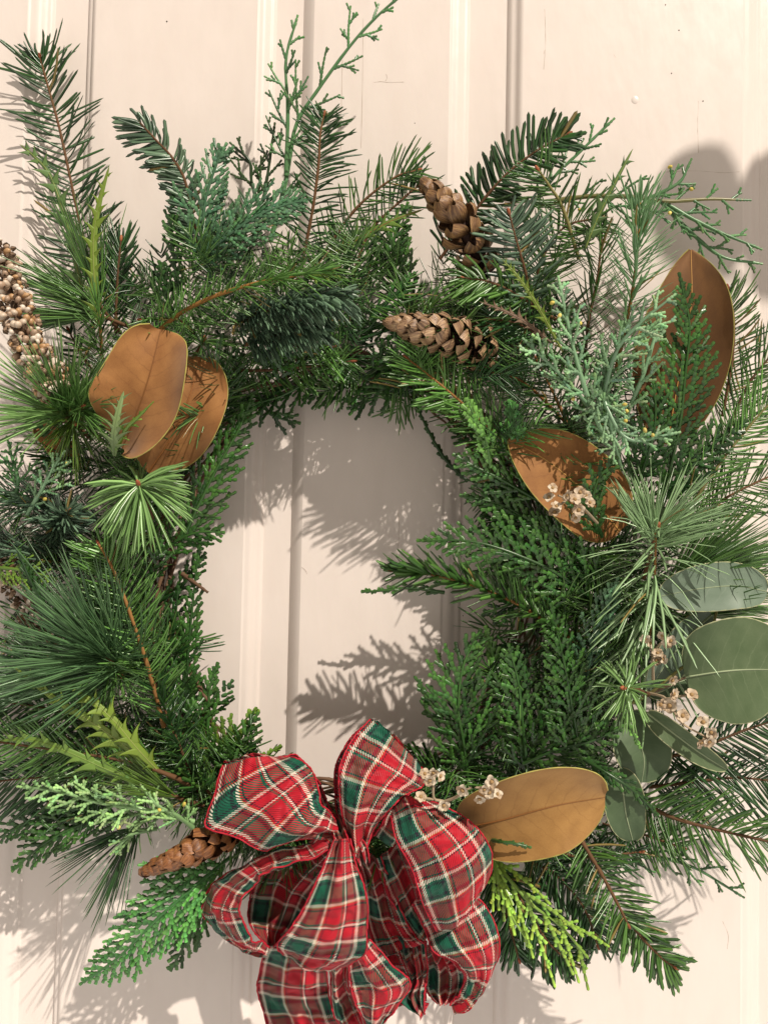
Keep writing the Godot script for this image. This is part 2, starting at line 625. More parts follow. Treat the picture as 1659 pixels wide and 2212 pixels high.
# ---------- pine cone
func scale_mesh(kind: int) -> ArrayMesh:
	# along +Y from the axis outwards, outside face +Z; length 1
	var nu := 9
	var nv := 7
	var g := PackedVector3Array()
	var uvs := PackedVector2Array()
	for i in nu:
		var s := i / float(nu - 1)
		var w := 0.13 + 0.30 * sin(minf(s * 1.25, 1.0) * PI * 0.5)
		if s > 0.62:
			w *= sqrt(maxf(1.0 - pow((s - 0.62) / 0.40, 2.0), 0.0))
		w *= [1.0, 0.9, 1.12][kind]
		for j in nv:
			var q := j / float(nv - 1) * 2.0 - 1.0
			var y := s * (1.0 - 0.05 * q * q)
			var z: float = -0.20 * q * q * (0.3 + s) + 0.10 * sin(s * PI * 0.9) + [-0.16, -0.24, -0.08][kind] * s * s * s + (0.07 * exp(-pow((s - 0.82) / 0.1, 2.0)) * (1.0 - q * q))
			g.append(Vector3(q * w, y, z))
			uvs.append(Vector2(q * 0.5 + 0.5, s))
	var b := MB.new()
	b.sheet(g, nu, nv, 0.028, uvs, Color.WHITE)
	for i in b.c.size():   # the part that was covered in the closed cone is dark, the tip weathered pale
		var s := b.uv[i].y
		var edge := absf(b.uv[i].x * 2.0 - 1.0)
		var k := lerpf(0.30, 1.0, smoothstep(0.42, 0.78, s)) * lerpf(1.0, 1.9, smoothstep(0.84, 0.98, maxf(s, edge * 0.93)))
		b.c[i] = Color(k * 1.1, k * 1.1, k * 1.1)
	return b.mesh()


# o: width px, n, open (0..1), mats, lift
func cone(label: String, path: String, o: Dictionary) -> void:
	var p := smooth_curve(pts(path), 12)   # base to tip
	var th := thing("pine_cone", label, "pine cone", p[0])
	var u := px(p[6].z)
	var l := curve_len(p)
	var wd: float = o.get("width", 110.0) * u * 0.5
	var n: int = o.get("n", 46)
	var core := MB.new()
	var rw := PackedFloat32Array()
	for i in 12:
		rw.append(wd * 0.30 * sqrt(sin(PI * (0.12 + 0.8 * i / 11.0))))
	core.tube(p, rw, 1.0, Vector3(1, 0.2, 0), 9, Color(0.03, 0.014, 0.008), Color(0.03, 0.014, 0.008))
	part(th, "core", core.mesh(p[0]), M.bark)
	var op: float = o.get("open", 0.6)
	for i in n:
		var f := pow((i + 0.5) / n, 0.92)
		var t := tang(p, f)
		var x := t.cross(Vector3(0.13, 0.2, 0.97)).normalized()
		var y := t.cross(x)
		var az: float = i * 2.39996 + o.get("spin", 0.0)
		var rad := (x * cos(az) + y * sin(az)).normalized()
		var prof := sqrt(clampf(sin(PI * (0.16 + 0.78 * pow(f, 0.9))), 0.02, 1.0))
		var sz: float = wd * lerpf(1.05, 0.8, f) * (0.5 + 0.5 * prof) * rf(0.93, 1.07) * o.get("size", 1.0)
		var tilt := lerpf(1.45, 0.30, pow(f, 1.5)) * op + rf(-0.1, 0.1)
		var d := (rad * sin(tilt) + t * cos(tilt)).normalized()
		var zo := (rad - d * rad.dot(d)).normalized()
		if absf(rad.dot(d)) > 0.98:
			zo = -t
		var xx := d.cross(zo)
		var bs := Basis(xx * sz * rf(0.9, 1.1), d * sz, zo * sz)
		var at: Vector3 = along(p, f * 0.93) + rad * wd * 0.10 * prof - d * sz * 0.08
		var k := rng.randi() % 3
		var q := part(th, "scale", M.cone_scale[k], o.mats[rng.randi() % o.mats.size()])
		q.transform = Transform3D(bs, at - p[0])


# ---------- dried seed heads on a twig
func seed_sprig(label: String, stems: Array, heads: String, r: float) -> void:
	var first := pts(stems[0])
	var th := thing("seed_head_twig", label, "dried seed heads", first[0])
	for s in stems:
		var p := smooth_curve(pts(s), 12)
		part(th, "twig", stem_mesh(p, 3.0 * px(), 1.8 * px(), "straw", first[0]), M.bark)
	for q in pts(heads):
		var h := part(th, "seed_head", M.seed_mesh[rng.randi() % 3], M.seed)
		var sz := r * px() * rf(0.85, 1.15)
		h.transform = Transform3D(Basis.from_euler(Vector3(rf(-0.8, 0.6), rf(-0.7, 0.7), rf(0, TAU))).scaled(Vector3.ONE * sz), q - first[0])


func make_seed_head(k: int) -> ArrayMesh:
	var b := MB.new()
	var m: int = [5, 4, 6][k]
	for i in m:
		var a := TAU * i / m + rf(-0.2, 0.2)
		var d := Vector3(cos(a), sin(a), 0)
		var side := Vector3(-sin(a), cos(a), 0)
		var g := PackedVector3Array()
		var uvs := PackedVector2Array()
		var lift := rf(0.5, 1.0)
		for r in 7:
			var s := r / 6.0
			var w := 0.50 * pow(sin(PI * clampf(0.1 + s * 0.87, 0, 1)), 0.7) + 0.02
			for j in 5:
				var q := j / 2.0 - 1.0
				g.append(d * (0.12 + s * 0.9) + side * q * w + Vector3(0, 0, lift * (s * 1.1 - 0.75 * s * s) + 0.28 * q * q * w - 0.1 * sin(s * 9.0 + i) * q))
				uvs.append(Vector2(q, s))
		b.sheet(g, 7, 5, 0.05, uvs, [Color(0.55, 0.45, 0.33), Color(0.62, 0.53, 0.41), Color(0.45, 0.34, 0.23)][rng.randi() % 3])
	var s2 := b.v.size()
	b.ball(Vector3(0, 0, 0.12), Vector3(0.34, 0.34, 0.4), Basis(), 6, 8, Color(0.34, 0.22, 0.1), Color(0.2, 0.12, 0.06))
	b.uv.resize(0)
	return b.mesh()


# ---------- spike of pale nutlets
func seed_spike(label: String, path: String, n: int, r: float) -> void:
	var p := smooth_curve(pts(path), 20)
	var th := thing("seed_spike", label, "dried seed spike", p[0])
	part(th, "stem", stem_mesh(p, 9 * px(), 6 * px(), "twig", p[0]), M.bark)
	for i in n:
		var s := (i + rng.randf()) / n
		var t := tang(p, s)
		var x := t.cross(Vector3(0, 0, 1)).normalized()
		var z := x.cross(t)
		var ph := rf(-0.5, PI + 0.5)
		var rad := x * cos(ph) + z * sin(ph)
		var at := along(p, s) + rad * r * px() * rf(0.55, 1.0)
		var big := rng.randf() < 0.5
		var q := part(th, "nutlet" if big else "husk", M.nutlet if big else M.husk_mesh, M.nut[rng.randi() % 4] if big else M.husk)
		var sz := px() * (rf(6.0, 9.0) if big else rf(9, 13))
		var d := (rad + t * rf(-0.2, 0.6) + Vector3(rf(-0.3, 0.3), rf(-0.3, 0.3), rf(-0.3, 0.3))).normalized()
		q.transform = Transform3D(Basis.looking_at(-d, Vector3(0.2, 0.9, 0.3)).scaled_local(Vector3(rf(0.85, 1.1), rf(0.85, 1.1), rf(1.0, 1.4)) * sz), at - p[0])


# ---------- ribbon
func bow_pts(s: String) -> PackedVector3Array:
	var out := PackedVector3Array()
	for part_ in s.split(","):
		var a := part_.strip_edges().split_floats(" ")
		out.append(P(414.75 + a[0] * 0.425, 1534.6 + a[1] * 0.425, a[2] * 1.25))
	return out


func ribbon(parent: Node3D, called: String, left: String, right: String, o: Dictionary) -> void:
	var nu := int(o.get("nu", 96))
	var nv := 41
	var base := parent.position
	var el := smooth_curve(bow_pts(left), nu)
	var er := smooth_curve(bow_pts(right), nu)
	var g := PackedVector3Array()
	var uvs := PackedVector2Array()
	var run: float = o.get("v0", 0.0)
	var width := 150.0 * px(0.08)
	var ph := rng.randf() * 6.0
	var fn := FastNoiseLite.new()
	fn.seed = rng.randi() % 1000
	fn.frequency = 1.0
	fn.fractal_octaves = 3
	for i in nu:
		var s := i / float(nu - 1)
		if i > 0:
			run += ((el[i] + er[i]) * 0.5).distance_to((el[i - 1] + er[i - 1]) * 0.5) / width
		var across := er[i] - el[i]
		var real := across.length()
		var t := (el[mini(i + 1, nu - 1)] + er[mini(i + 1, nu - 1)] - el[maxi(i - 1, 0)] - er[maxi(i - 1, 0)]).normalized()
		var nm := across.cross(t)
		nm = (nm.normalized() if nm.length_squared() > 1e-12 else Vector3(0, 0, 1))
		if nm.z < 0 and o.get("face", true):
			nm = -nm
		nm = (nm + Vector3(0, 0, 0.6)).normalized()
		var squeeze := clampf(1.0 - real / width, 0.0, 1.0)
		for j in nv:
			var q := j / float(nv - 1)
			var h: float = o.get("bulge", 0.0) * 0.01 * sin(PI * q)
			# cloth gathered into less than its width folds into pleats
			h += squeeze * width * 0.15 * sin(q * TAU * o.get("pleats", 2.0) + ph + s * o.get("swirl", 1.5)) * sin(PI * q)
			h += -0.0040 * absf(fn.get_noise_2d(run * 2.2 + 31.0, q * 2.0 + ph)) + 0.0045 * fn.get_noise_2d(run * 1.5 + ph, q * 1.1) + 0.0015 * fn.get_noise_2d(run * 4.0, q * 1.6 + 9.0) + 0.0022 * sin(run * 9.0 + ph + (3.0 if q > 0.5 else 0.0)) * pow(absf(q - 0.5) * 2.0, 3.0)
			g.append(el[i].lerp(er[i], q) + nm * h)
			uvs.append(Vector2(q * 1.25 + 0.07, run * 1.25))
	var b := MB.new()
	b.sheet(g, nu, nv, 0.0003, uvs, Color.WHITE)
	b.c.clear()
	var pm := part(parent, called, b.mesh(base), M.ribbon)
	for e in 2:
		var ep := PackedVector3Array()
		var rw := PackedFloat32Array()
		for i in nu:
			ep.append(g[i * nv + (0 if e == 0 else nv - 1)] + Vector3(rf(-1, 1), rf(-1, 1), rf(-1, 1)) * 0.00022)
			rw.append(0.00085 * rf(0.8, 1.3))
		var eb := MB.new()
		eb.tube(ep, rw, 0.8, Vector3(0.2, 0.1, 1), 7, Color(0.42, 0.012, 0.03), Color(0.42, 0.012, 0.03))
		part(pm, "wired_edge", eb.mesh(base), M.red_edge)


func tartan() -> Array:
	var red := Color(0.50, 0.011, 0.026)
	var green := Color(0.008, 0.105, 0.060)
	var white := Color(0.72, 0.66, 0.55)
	var black := Color(0.012, 0.012, 0.02)
	var gold := Color(0.55, 0.38, 0.12)
	var seq: Array = [[red, 8], [black, 2], [red, 2], [white, 5], [green, 3], [black, 4], [green, 17], [black, 5], [green, 3], [white, 4], [gold, 1], [red, 3], [black, 2], [red, 22], [green, 3], [red, 2], [white, 3], [black, 2], [red, 5]]
	var threads: Array[Color] = []
	for q in seq:
		for i in q[1]:
			threads.append(q[0])
	var n := threads.size()
	var sp := 8
	var size := n * sp
	var im := Image.create(size, size, false, Image.FORMAT_RGB8)
	var hi := Image.create(size, size, false, Image.FORMAT_RGB8)
	for y in n:
		for x in n:
			var warp: bool = posmod(x + y, 4) < 2
			var base: Color = threads[x] if warp else threads[(y + 30) % n]
			base = base.linear_to_srgb()
			for yy in sp:
				for xx in sp:
					# each float of yarn is rounded: its fibre tone varies along the twist
					var k := 0.9 + 0.1 * (1.0 if posmod(xx * 3 + yy * 5, 4) < 2 else 0.0) + rf(-0.05, 0.05)
					im.set_pixel(x * sp + xx, y * sp + yy, Color(base.r * k, base.g * k, base.b * k))
					var g: float = 0.5 + 0.5 * sin(TAU * (float(x * sp + xx) + float(y * sp + yy)) / (4.0 * sp))
					hi.set_pixel(x * sp + xx, y * sp + yy, Color(g, g, g))
	hi.bump_map_to_normal_map(6.0)
	return [ImageTexture.create_from_image(im), ImageTexture.create_from_image(hi)]


# leaf blade print: soft mottle, side veins, fine netting. u across, v along
func leaf_tex(lo: Color, hi: Color, vein: Color, pairs: int, seed_: int, strength: float) -> ImageTexture:
	var f := FastNoiseLite.new()
	f.seed = seed_
	f.frequency = 0.012
	f.fractal_octaves = 4
	var f2 := FastNoiseLite.new()
	f2.seed = seed_ + 1
	f2.frequency = 0.22
	f2.fractal_octaves = 2
	var w := 256
	var hh := 384
	var im := Image.create(w, hh, false, Image.FORMAT_RGB8)
	for y in hh:
		for x in w:
			var q := x / float(w - 1) * 2.0 - 1.0
			var s := y / float(hh - 1)
			var t := clampf(0.5 + f.get_noise_2d(x, y) * 0.55 + f2.get_noise_2d(x, y) * 0.22, 0, 1)
			var col := lo.lerp(hi, t)
			var lane := (s - 0.16 * absf(q) - 0.05 * q * q + 0.015 * f.get_noise_2d(x * 3.0, y * 3.0)) * pairs + (0.35 if q > 0 else 0.0)
			var d := absf(lane - roundf(lane)) / pairs
			var k := exp(-pow(d / 0.0045, 2.0)) * (1.0 - 0.75 * absf(q)) * strength
			k += exp(-pow(absf(q) / 0.03, 2.0)) * strength * 0.8
			col = col.lerp(vein, clampf(k, 0, 1))
			im.set_pixel(x, y, col.linear_to_srgb())
	im.generate_mipmaps()
	return ImageTexture.create_from_image(im)


func make_materials() -> void:
	PAL = {
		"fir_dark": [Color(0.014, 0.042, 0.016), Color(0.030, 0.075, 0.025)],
		"fir_mid": [Color(0.025, 0.066, 0.020), Color(0.080, 0.145, 0.040)],
		"fir_light": [Color(0.070, 0.150, 0.038), Color(0.130, 0.240, 0.075)],
		"fir_olive": [Color(0.050, 0.085, 0.018), Color(0.095, 0.140, 0.030)],
		"noble": [Color(0.045, 0.075, 0.058), Color(0.105, 0.145, 0.120)],
		"blue_fir": [Color(0.040, 0.068, 0.058), Color(0.150, 0.200, 0.180)],
		"pine": [Color(0.040, 0.090, 0.028), Color(0.110, 0.180, 0.065)],
		"pine_light": [Color(0.105, 0.185, 0.070), Color(0.230, 0.330, 0.155)],
		"pine_blue": [Color(0.038, 0.080, 0.042), Color(0.100, 0.160, 0.095)],
		"pine_pale": [Color(0.160, 0.230, 0.145), Color(0.310, 0.390, 0.280)],
		"silver": [Color(0.150, 0.250, 0.160), Color(0.240, 0.350, 0.240)],
		"cedar": [Color(0.018, 0.050, 0.015), Color(0.042, 0.092, 0.028)],
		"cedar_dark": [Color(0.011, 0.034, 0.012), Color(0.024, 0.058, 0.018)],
		"cedar_blue": [Color(0.034, 0.078, 0.052), Color(0.068, 0.125, 0.095)],
		"cedar_vivid": [Color(0.032, 0.100, 0.034), Color(0.065, 0.160, 0.056)],
		"cedar_light": [Color(0.080, 0.170, 0.050), Color(0.130, 0.240, 0.080)],
		"cedar_lime": [Color(0.150, 0.240, 0.040), Color(0.240, 0.330, 0.080)],
		"cedar_olive": [Color(0.060, 0.105, 0.020), Color(0.110, 0.160, 0.035)],
		"juniper": [Color(0.130, 0.210, 0.160), Color(0.220, 0.310, 0.250)],
		"juniper_green": [Color(0.050, 0.110, 0.060), Color(0.090, 0.170, 0.095)],
		"juniper_dark": [Color(0.020, 0.038, 0.020), Color(0.045, 0.070, 0.035)],
		"juniper_pale": [Color(0.170, 0.270, 0.150), Color(0.260, 0.360, 0.220)],
		"lime": [Color(0.115, 0.160, 0.022), Color(0.180, 0.225, 0.040)],
		"lime_rib": [Color(0.190, 0.230, 0.050), Color(0.220, 0.260, 0.070)],
		"leaf_olive": [Color(0.075, 0.120, 0.025), Color(0.120, 0.170, 0.040)],
		"leaf_grey": [Color(0.130, 0.170, 0.085), Color(0.170, 0.200, 0.110)],
		"leaf_dull": [Color(0.060, 0.100, 0.040), Color(0.090, 0.130, 0.055)],
		"bark": [Color(0.090, 0.045, 0.020), Color(0.140, 0.070, 0.030)],
		"orange_bark": [Color(0.240, 0.110, 0.030), Color(0.300, 0.150, 0.050)],
		"twig": [Color(0.130, 0.085, 0.055), Color(0.200, 0.130, 0.085)],
		"olive_bark": [Color(0.190, 0.180, 0.060), Color(0.240, 0.210, 0.080)],
		"straw": [Color(0.300, 0.230, 0.150), Color(0.380, 0.300, 0.200)],
		"bud": [Color(0.260, 0.070, 0.035), Color(0.320, 0.110, 0.050)],
		"yellow_bud": [Color(0.600, 0.480, 0.100), Color(0.700, 0.580, 0.180)],
		"vine": [Color(0.060, 0.032, 0.018), Color(0.150, 0.085, 0.048)],
		"leaf_rim": [Color(0.330, 0.300, 0.070), Color(0.400, 0.350, 0.100)],
		"mag_rib": [Color(0.210, 0.085, 0.022), Color(0.240, 0.100, 0.028)],
		"mag_rib_pale": [Color(0.420, 0.230, 0.065), Color(0.420, 0.230, 0.065)],
		"euc_rim": [Color(0.330, 0.350, 0.200), Color(0.360, 0.370, 0.210)],
		"euc_rib": [Color(0.270, 0.330, 0.200), Color(0.290, 0.350, 0.210)],
	}
	for key: String in PAL:   # leaf greens as they are in daylight
		if PAL[key][0].g > PAL[key][0].r and not key in ["euc_rim", "euc_rib", "lime_rib"]:
			var k: float = 1.1 if PAL[key][1].g > 0.2 else 1.2
			for j in 2:
				var q: Color = PAL[key][j]
				PAL[key][j] = Color(q.r * k * 0.92, q.g * k * (1.0 + 0.15 * j), q.b * k * 0.78)
	M.needle = mat(Color.WHITE, 0.28, 0.6, true)
	M.cedar = mat(Color.WHITE, 0.30, 0.5, true)
	M.juniper = mat(Color.WHITE, 0.7, 0.4, true)
	M.leafy = mat(Color.WHITE, 0.45, 0.5, true)
	M.bark = mat(Color.WHITE, 0.75, 0.4, true)
	M.matte = mat(Color.WHITE, 0.6, 0.4, true)
	M.seed = mat(Color.WHITE, 0.75, 0.3, true)
	M.red_edge = mat(Color.WHITE, 0.6, 0.4, true)
	for q in [
			["mag", Color(0.205, 0.082, 0.020), Color(0.340, 0.158, 0.046), Color(0.165, 0.062, 0.016), 9, 0.55],
			["mag_gold", Color(0.235, 0.115, 0.028), Color(0.350, 0.190, 0.054), Color(0.200, 0.092, 0.022), 10, 0.55],
			["mag_brown", Color(0.135, 0.060, 0.019), Color(0.215, 0.098, 0.030), Color(0.120, 0.050, 0.016), 9, 0.35],
			["euc", Color(0.125, 0.180, 0.125), Color(0.175, 0.235, 0.175), Color(0.260, 0.310, 0.240), 7, 0.35],
			["euc_green", Color(0.070, 0.112, 0.048), Color(0.115, 0.160, 0.080), Color(0.190, 0.240, 0.140), 7, 0.4],
			["euc_dark", Color(0.062, 0.102, 0.048), Color(0.092, 0.138, 0.070), Color(0.120, 0.170, 0.090), 7, 0.4]]:
		var m := mat(Color.WHITE, 0.68 if q[0].begins_with("mag") else 0.5, 0.4)
		m.albedo_texture = leaf_tex(q[1], q[2], q[3], q[4], 70 + q[4] * 3, q[5])
		m.texture_repeat = false
		m.rim_enabled = q[0].begins_with("mag")
		m.rim = 0.4
		M[q[0]] = m
	M.cones_brown = []
	M.cones_tan = []
	M.cones_red = []
	for k in 3:
		for q in [["cones_brown", [Color(0.130, 0.062, 0.030), Color(0.250, 0.135, 0.060), Color(0.420, 0.250, 0.100)]], ["cones_tan", [Color(0.150, 0.080, 0.044), Color(0.330, 0.200, 0.112), Color(0.520, 0.350, 0.185)]], ["cones_red", [Color(0.140, 0.050, 0.018), Color(0.250, 0.100, 0.034), Color(0.360, 0.160, 0.056)]]]:
			var m := mat(Color(0.75 + 0.2 * k, 0.75 + 0.2 * k, 0.75 + 0.2 * k).clamp(Color.BLACK, Color.WHITE), 0.42, 0.5, true)
			m.albedo_texture = noise_tex(0.02, 5, 31 + k, q[1])
			m.uv1_scale = Vector3(2.4, 0.35, 1)
			m.uv1_offset = Vector3(0.3 * k, 0.2 * k, 0)
			m.normal_enabled = true
			m.normal_texture = noise_tex(0.06, 4, 41, [], 256, true, 5.0)
			m.normal_scale = 0.6
			M[q[0]].append(m)
	M.cone_scale = [scale_mesh(0), scale_mesh(1), scale_mesh(2)]
	M.seed_mesh = [make_seed_head(0), make_seed_head(1), make_seed_head(2)]
	var nb := MB.new()
	nb.ball(Vector3.ZERO, Vector3(0.85, 0.85, 1.0), Basis(), 9, 10, Color(1, 1, 1), Color(0.45, 0.2, 0.15))
	nb.ball(Vector3(0, 0, -0.95), Vector3(0.3, 0.3, 0.3), Basis(), 4, 6, Color(0.4, 0.2, 0.12), Color(0.3, 0.12, 0.1))
	M.nutlet = nb.mesh()
	var hb := MB.new()
	for k in 5:
		var a := TAU * k / 5
		hb.needle(Vector3(cos(a) * 0.1, sin(a) * 0.1, 0.6), Vector3(cos(a) * 0.7, sin(a) * 0.7, -1.5), Vector3(-cos(a) * 0.3, -sin(a) * 0.3, 0), 0.34, 0.3, Vector3(-sin(a), cos(a), 0), Color(1, 1, 1), 0.6)
	M.husk_mesh = hb.mesh()
	M.nut = []
	for q in [Color(0.58, 0.47, 0.36), Color(0.68, 0.60, 0.50), Color(0.40, 0.28, 0.19), Color(0.45, 0.27, 0.13)]:
		M.nut.append(mat(q, 0.4, 0.5, true))
	M.husk = mat(Color(0.22, 0.15, 0.10), 0.8, 0.3, true)
	var rbm := mat(Color.WHITE, 0.46, 0.35)
	var weave: Array = tartan()
	rbm.albedo_texture = weave[0]
	rbm.normal_enabled = true
	rbm.normal_texture = weave[1]
	rbm.normal_scale = 0.8
	rbm.rim_enabled = true
	rbm.rim = 0.1
	rbm.backlight_enabled = true
	rbm.backlight = Color(0.16, 0.16, 0.16)
	M.ribbon = rbm
	var paint := mat(Color(0.76, 0.685, 0.635), 0.30, 0.5)
	paint.uv1_triplanar = true
	paint.uv1_world_triplanar = true
	paint.uv1_scale = Vector3(3.2, 1.1, 3.2)
	paint.albedo_texture = noise_tex(0.02, 5, 61, [Color(0.965, 0.96, 0.955), Color(0.985, 0.983, 0.98), Color(1, 1, 1)], 512)
	paint.normal_enabled = true
	paint.normal_texture = noise_tex(0.03, 5, 62, [], 512, true, 4.0)
	paint.normal_scale = 0.05
	M.paint = paint
	M.paint_hole = mat(Color(0.08, 0.065, 0.05), 0.9, 0.2)
	M.paint_chip = mat(Color(0.50, 0.42, 0.35), 0.8, 0.2)


# ---------- the door: vertical strips of one moulded profile, each a closed prism
func prism(prof: PackedVector2Array, y0: float, y1: float, back: float) -> ArrayMesh:
	var st := SurfaceTool.new()
	st.begin(Mesh.PRIMITIVE_TRIANGLES)
	var n := prof.size()
	var quad := func(a: Vector3, b: Vector3, c: Vector3, d: Vector3, g: int) -> void:
		st.set_smooth_group(g)
		for q in [a, c, b, a, d, c]:
			st.add_vertex(q)
	for i in n - 1:
		var a := prof[i]
		var b := prof[i + 1]
		quad.call(Vector3(a.x, y0, a.y), Vector3(b.x, y0, b.y), Vector3(b.x, y1, b.y), Vector3(a.x, y1, a.y), 1)
		quad.call(Vector3(a.x, y1, a.y), Vector3(b.x, y1, b.y), Vector3(b.x, y1, back), Vector3(a.x, y1, back), -1)
		quad.call(Vector3(b.x, y0, b.y), Vector3(a.x, y0, a.y), Vector3(a.x, y0, back), Vector3(b.x, y0, back), -1)
	var l := prof[0]
	var r := prof[n - 1]
	quad.call(Vector3(l.x, y0, back), Vector3(l.x, y0, l.y), Vector3(l.x, y1, l.y), Vector3(l.x, y1, back), -1)
	quad.call(Vector3(r.x, y0, r.y), Vector3(r.x, y0, back), Vector3(r.x, y1, back), Vector3(r.x, y1, r.y), -1)
	quad.call(Vector3(r.x, y0, back), Vector3(l.x, y0, back), Vector3(l.x, y1, back), Vector3(r.x, y1, back), -1)
	st.generate_normals()
	return st.commit()


func strip(door: Node3D, called: String, x0: float, x1: float, prof: Array) -> void:
	var pr := PackedVector2Array()
	for q in prof:
		pr.append(Vector2(lerpf(x0, x1, q[0]), q[1] * 0.001))
	part(door, called, prism(pr, 0.35, 2.45, -0.045), M.paint)


func build_door() -> void:
	var door := thing("panelled_door", "cream painted wooden door with raised panels and vertical mouldings behind the wreath", "door", Vector3.ZERO)
	var x := func(p_: float) -> float: return P(p_ * 0.8295, CH * 0.5, 0).x
	var low := -11.0
	var drop := [[0, 0], [0.04, -0.2], [0.10, -1.2], [0.16, -1.5], [0.30, -1.7], [0.45, -2.6], [0.58, -5.0], [0.68, -7.2], [0.80, -7.5], [0.88, -8.0], [0.95, -10.2], [1, low]]
	var rise := [[0, low], [0.08, -9.0], [0.22, -6.8], [0.36, -6.3], [0.52, -6.0], [0.68, -3.0], [0.82, -0.9], [0.94, -0.4], [1, -0.3]]
	var soft := [[0, low], [0.10, -9.4], [0.30, -6.6], [0.55, -3.2], [0.82, -0.9], [1, 0]]
	strip(door, "stile", x.call(-420.0), x.call(22.0), [[0, 0], [1, 0]])
	strip(door, "moulding", x.call(22.0), x.call(86.0), drop)
	strip(door, "recess", x.call(86.0), x.call(176.0), [[0, low], [1, low]])
	strip(door, "panel_edge", x.call(176.0), x.call(206.0), rise)
	strip(door, "raised_panel", x.call(206.0), x.call(634.0), [[0, -0.3], [1, -0.3]])
	strip(door, "moulding", x.call(634.0), x.call(684.0), [[0, -0.3]] + drop.slice(1))
	strip(door, "recess", x.call(684.0), x.call(756.0), [[0, low], [1, low]])
	strip(door, "panel_edge", x.call(756.0), x.call(788.0), soft)
	strip(door, "stile", x.call(788.0), x.call(1150.0), [[0, 0], [1, 0]])
	strip(door, "moulding", x.call(1150.0), x.call(1206.0), drop)
	strip(door, "recess", x.call(1206.0), x.call(1306.0), [[0, low], [1, low]])
	strip(door, "panel_edge", x.call(1306.0), x.call(1346.0), rise)
	strip(door, "raised_panel", x.call(1346.0), x.call(1928.0), [[0, -0.3], [1, -0.3]])
	strip(door, "moulding", x.call(1928.0), x.call(1990.0), [[0, -0.3]] + drop.slice(1))
	strip(door, "recess", x.call(1990.0), x.call(2080.0), [[0, low], [1, low]])
	strip(door, "stile", x.call(2080.0), x.call(2450.0), [[0, 0], [1, 0]])
	# nail pits and dents in the paint
	for q in [[361, 46, 1.6], [1437, 10, 1.2], [1466, 65, 1.3], [1450, 158, 1.2], [1518, 218, 1.3], [1000, 1330, 1.2], [164, 1779, 2.0], [141, 1852, 2.0], [896, 266, 1.3], [928, 392, 1.2]]:
		var b := MB.new()
		var at := P(q[0], q[1], 0.0)
		b.ball(at + Vector3(0, 0, -0.0003), Vector3(q[2] * 0.0005, q[2] * 0.0005, 0.0006), Basis(), 5, 8, Color.WHITE, Color.WHITE)
		b.c.clear()
		part(door, "nail_pit", b.mesh(), M.paint_hole)
	var bump := MB.new()
	bump.ball(P(1371, 216, -0.05), Vector3(0.0038, 0.0042, 0.0008), Basis(), 8, 16, Color.WHITE, Color.WHITE)
	bump.c.clear()
	part(door, "paint_blister", bump.mesh(), M.paint)
	for s in ["808 178 0.01, 824 176 0.01, 838 178 0.01, 872 177 0.01", "834 160 0.01, 836 168 0.01, 832 176 0.01", "966 182 -0.15, 968 240 -0.15, 963 290 -0.15, 966 316 -0.15", "652 1225 0.02, 660 1232 0.02, 664 1240 0.02", "1430 372 -0.03, 1500 369 -0.03, 1560 373 -0.03, 1596 371 -0.03", "1176 108 -0.02, 1174 117 -0.02", "1325 118 -0.03, 1330 124 -0.03", "1176 20 -0.03, 1178 90 -0.03, 1174 150 -0.03", "784 40 0.01, 784 120 0.01, 782 240 0.01, 780 320 0.01", "740 130 0.01, 738 220 0.01, 736 330 0.01", "1508 218 -0.03, 1506 270 -0.03, 1508 330 -0.03", "1560 1990 -0.03, 1572 2020 -0.03, 1570 2050 -0.03", "1300 2130 -0.9, 1302 2160 -0.9", "860 1100 0.01, 862 1150 0.01, 858 1200 0.01", "520 1700 -0.9, 518 1740 -0.9"]:
		var b := MB.new()
		var p := smooth_curve(pts(s), 14)
		var rw := PackedFloat32Array()
		for i in 14:
			rw.append(0.00021 * rf(0.3, 1.4))
		b.tube(p, rw, 0.5, Vector3(0, 0.3, 1).cross(tang(p, 0.5)), 5, Color.WHITE, Color.WHITE)
		b.c.clear()
		part(door, "paint_crack", b.mesh(), M.paint_chip)


func build_vine() -> void:
	var th := thing("grapevine_ring", "brown twisted grapevine ring that carries the evergreens, bare beside the bow", "wreath base", P(745, 1258, 1.0))
	for k in 16:
		var b := MB.new()
		var p := PackedVector3Array()
		var rw := PackedFloat32Array()
		var ph := rf(0, TAU)
		var wraps := rf(3.0, 6.0)
		var rr := rf(16, 40)
		var th0 := rf(0, TAU)
		var sweep := rf(2.6, 6.2)
		for i in 60:
			var a := th0 + sweep * i / 59.0
			var q := ph + wraps * a
			var r := rr * cos(q) + rf(-2, 2)
			p.append(P(745 + (402 + r) * cos(a), 1262 + (468 + r) * sin(a), 2.6 + 0.045 * rr * sin(q)))
			rw.append(rf(2.5, 3.4) * px() * (1.6 if k < 5 else 1.0))
		b.tube(p, rw, 0.9, Vector3(0, 0, 1), 7, shade("vine"), shade("vine"))
		part(th, "vine", b.mesh(th.position), M.bark)
	# curling tendrils on the inner edge
	for s in ["480 905 3, 450 925 4, 432 960 4, 440 990 4, 428 985 4", "470 910 3, 425 950 3.4, 405 985 3.4", "420 1470 3, 440 1500 4, 452 1520 4, 440 1545 4, 470 1580 3", "395 1240 4, 420 1258 4.5, 450 1280 4.5", "640 1690 3.5, 700 1682 4, 760 1700 3.5", "650 1706 4, 700 1712 4, 750 1690 4"]:
		var p := smooth_curve(pts(s), 18)
		part(th, "tendril", stem_mesh(p, 5.5 * px(), 3.0 * px(), "vine", th.position), M.bark)


